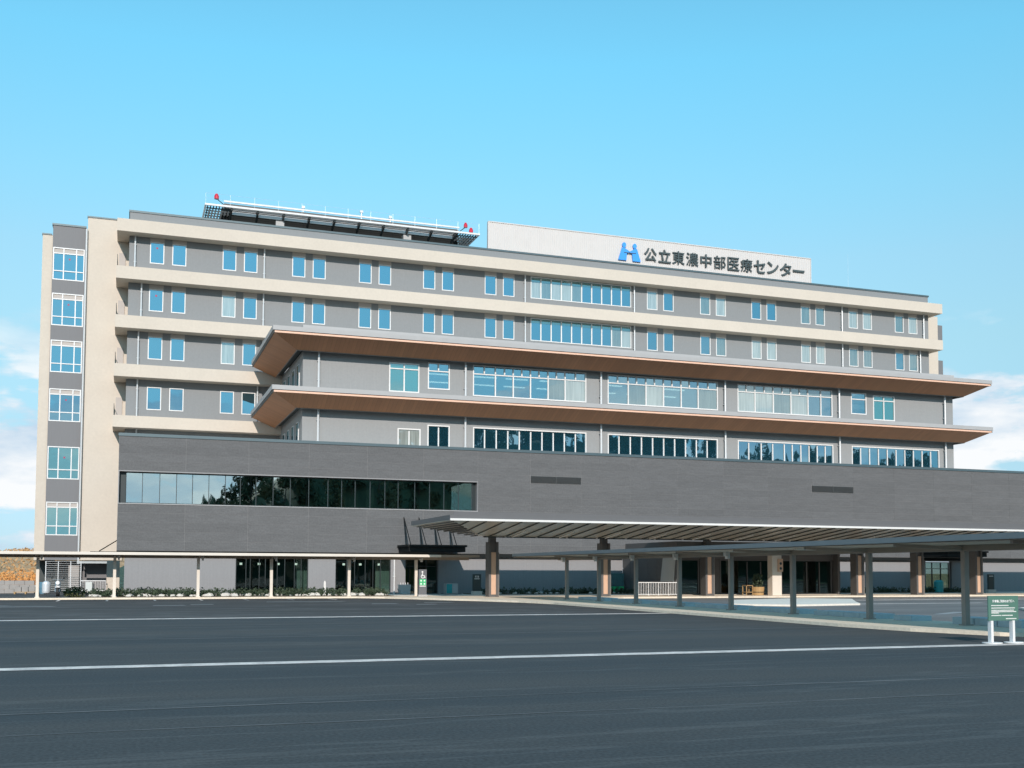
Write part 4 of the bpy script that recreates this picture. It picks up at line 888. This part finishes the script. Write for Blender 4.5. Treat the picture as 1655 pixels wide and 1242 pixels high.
b = MB(); leaves(b, (-2.9, 72.0, .32), (.75, .5, .38), 700, .07); b.build('foliage', mat('bush_leaf', (0.05, 0.07, 0.02), .7, scale=3, col2=(.12, .12, .04)), o); MB().tube((-2.9, 72, 0), (-2.9, 72, .3), .04, n=6).build('stem', M['bark'], o)

# ================================================================== LEFT EDGE: yard under the tower, tank, scooter, walls
o = empty('mesh_enclosure', (-4.7, 92, 0), 'silver horizontal-bar enclosure under the stair tower', 'fence')
for x in (-5.95, -5.05, -4.15, -3.4): MB().box(x, x + .06, 92.0, 92.05, 0, 2.4).build('post', M['silver'], o)
for k in range(15): MB().box(-5.95, -3.36, 91.97, 91.998, .12 + .16 * k, .138 + .16 * k).build('bar', M['silver'], o)
o = empty('yard_railing', (-2.4, 91, 0), 'white upright-bar railing left of the beige pillar', 'railing')
MB().box(-3.35, -1.5, 91.0, 91.05, .86, .92).build('top_rail', M['white'], o); MB().box(-3.35, -1.5, 91.0, 91.05, .1, .15).build('bottom_rail', M['white'], o)
for k in range(16): MB().box(-3.35 + .122 * k, -3.33 + .122 * k, 91.01, 91.04, .15, .86).build('bar', M['white'], o)
o = empty('utility_box', (-2.7, 90.4, 0), 'pale metal utility box in front of the white railing', 'cabinet')
bx('body', M['cabinet'], o, -2.95, -2.45, 90.2, 90.7, 0.05, .82); bx('door', M['sheer'], o, -2.92, -2.48, 90.18, 90.198, .1, .78); bx('plinth', M['concrete'], o, -3.0, -2.4, 90.15, 90.75, 0, .05)
bx('equipment', M['tarp'], B, -4.4, -3.6, 94.6, 95.6, .3, 2.1)
o = empty('gas_tank', (-4.85, 77.5, 0), 'upright silver tank on legs by the left walkway post', 'tank')
b = MB(); rr = [(.05, .12), (.24, .2), (.26, .3), (.26, .8), (.22, .92), (.08, .98)]
for (r0, z0), (r1, z1) in zip(rr, rr[1:]): b.tube((-4.92, 77.5, z0), (-4.92, 77.5, z1), r0, r1, 14)
b.build('vessel', M['silver'], o)
for a in range(3): MB().box(-4.95 + .18 * math.cos(a * 2.1), -4.91 + .18 * math.cos(a * 2.1), 77.48 + .18 * math.sin(a * 2.1), 77.52 + .18 * math.sin(a * 2.1), 0, .2).build('leg', M['darkframe'], o)
MB().tube((-4.92, 77.5, .98), (-4.92, 77.5, 1.08), .03, n=8).build('valve', M['chrome'], o)
o = empty('parked_motorcycle', (-4.2, 77.3, 0), 'parked motorcycle seen front-on beside the silver tank', 'motorcycle')
for y in (76.7, 78.0):
    wv = MB().tube((-4.27, y, .3), (-4.13, y, .3), .30, .30, 18).build('wheel', M['rubber'], o); MB().tube((-4.28, y, .3), (-4.12, y, .3), .19, .19, 14).build('rim', M['chrome'], wv)
for x in (-4.33, -4.07): MB().tube((x, 76.7, .3), (x, 76.95, .95), .03, n=8).build('fork', M['chrome'], o)
b = MB(); b.tube((-4.2, 76.95, .72), (-4.2, 77.5, .78), .13, .17, 12); b.tube((-4.2, 77.5, .78), (-4.2, 78.0, .70), .17, .10, 12); b.build('fuel_tank', M['white'], o)
MB().tube((-4.2, 77.1, .38), (-4.2, 77.7, .40), .19, .19, 10).build('engine', M['darkframe'], o)
MB().tube((-4.2, 76.76, .88), (-4.2, 76.9, .88), .12, .13, 14).build('headlight', M['print'], o)
MB().tube((-4.55, 77.1, 1.06), (-3.85, 77.1, 1.06), .018, n=8).build('handlebar', M['chrome'], o)
for x in (-4.56, -3.84): MB().slab(disc_pts(x, 1.2, .06, .045, 77.05, 10), (0, .02, 0)).build('mirror', M['darkframe'], o)
MB().box(-4.34, -4.06, 76.55, 76.9, .58, .63).build('mudguard', M['white'], o)
# concrete block wall and pallets at the far left
o = empty('block_wall', (-9, 86, 0), 'low grey concrete block wall at the foot of the autumn hillside', 'wall')
for r_ in range(3):
    for k in range(9):
        x = -12.2 + .66 * k + (.33 if r_ % 2 else 0); MB().box(x, x + .645, 86, 86.25, .02 + .31 * r_, .32 + .31 * r_).build('block', M['tarp'], o)
o = empty('pallet_stack', (-6.9, 84.5, 0), 'orange-brown pallet with timber lying left of the walkway post', 'pallet')
for k in range(4): MB().box(-7.5, -5.9, 84.2 + .2 * k, 84.34 + .2 * k, .12, .16).build('plank', M['terracotta'], o)
for x in (-7.45, -6.75, -6.0): MB().box(x, x + .1, 84.2, 84.95, 0, .119).build('bearer', M['terracotta'], o)
for k in range(3): MB().box(-7.4 + .45 * k, -7.0 + .45 * k, 84.3, 84.8, .162, .5).build('block', M['tarp'], o)
b = MB().tube((-5.6, 85, 0), (-5.6, 85, .85), .28, .28, 14).tube((-5.6, 85, .4), (-5.6, 85, .44), .295, .295, 14); tag(b.build('oil_drum', mat('drum_blue', (.1, .22, .30), .5)), 'blue-grey drum standing behind the silver tank', 'drum')
# autumn scrub on the slope: one orange mass
b = MB()
for i in range(70):
    x = random.uniform(-26, -3.5); y = random.uniform(99, 118); r_ = random.uniform(.5, 1.15); leaves(b, (x, y, r_ * .8), (r_, r_, r_ * .9), 130, .11)
    for _ in range(3): b.tube((x, y, -.2), (x + random.uniform(-.5, .5), y + random.uniform(-.5, .5), r_ * 1.7), .02, .008, 4)
tag(b.build('autumn_scrub', M['leaforange']), 'orange autumn scrub at the foot of the dry slope', 'scrub', kind='stuff')
b = MB()
for _ in range(1500):
    x, y = random.uniform(-60, -4), random.uniform(112, 180); z = h_left(x, y); leaves(b, (x, y, z + .25), (.5, .5, .35), 5, .2)
tag(b.build('dry_scrub', mat('scrub', (.40, .24, .11), .95, scale=.4, col2=(.60, .36, .17))), 'dry brown scrub covering the hillside left of the hospital', 'scrub', kind='stuff')
b = MB()
for _ in range(130):
    x, y = random.uniform(-110, 20), random.uniform(190, 260); z = h_left(x, y); leaves(b, (x, y, z + .3), (1.6, 1.6, .7), 26, .5)
tag(b.build('ridge_bushes', M['bark']), 'leafless brown bushes along the ridge at far left', 'bushes', kind='stuff')
o = empty('far_shed', (-28, 215, 3), 'long white shed on the ridge at far left', 'building')
zb = h_left(-28, 215); bx('wall', M['white'], o, -36, -25, 212, 222, zb - 1, zb + 1.2); MB().prism([(-36.4, 211.5), (-24.6, 211.5), (-24.6, 222.5), (-36.4, 222.5)], zb + 1.203, zb + 1.5).build('roof', M['lightgrey'], o)

# ================================================================== WOOD BEHIND THE CAR PARK (mirrored in the windows)
b = MB(); tr = MB()
def conifer(x, y, z, h_):
    tr.tube((x, y, z - .5), (x, y, z + h_ * .9), .22, .03, 5)
    nl = 9
    for k in range(nl):
        t = k / nl; zz = z + h_ * (.18 + .8 * t); rr_ = h_ * .20 * (1 - t) + .25
        for a in range(7):
            th = a * .897 + k * .5 + random.uniform(-.25, .25); q = rr_ * random.uniform(.7, 1.2)
            c, s_ = math.cos(th), math.sin(th)
            b.poly([(x, y, zz + h_ * .06), (x + q * c - .32 * q * s_, y + q * s_ + .32 * q * c, zz - .05 * h_), (x + q * 1.25 * c, y + q * 1.25 * s_, zz - .1 * h_), (x + q * c + .32 * q * s_, y + q * s_ - .32 * q * c, zz - .05 * h_)])
def broad(x, y, z, h_):
    tr.tube((x, y, z - .5), (x, y, z + h_ * .7), .25, .06, 5)
    for _ in range(5):
        c = (x + random.gauss(0, h_ * .14), y + random.gauss(0, h_ * .14), z + h_ * random.uniform(.5, .85)); leaves(b, c, (h_ * .2, h_ * .2, h_ * .17), 46, .55)
for i in range(900):
    x = random.uniform(-150, 330); y = random.uniform(-150, -68)
    if x < 14 and random.random() < .6: continue
    z = h_back(x, y); h_ = random.uniform(6, 11) * (0.55 if x < 16 else 1.0)
    (conifer if random.random() < .55 else broad)(x, y, z, h_)
tag(b.build('forest', M['forest']), 'dark mixed wood on the slope behind the car park', 'forest', kind='stuff')
tag(tr.build('forest_trunks', M['bark']), 'trunks of the wood behind the car park', 'forest', kind='stuff')
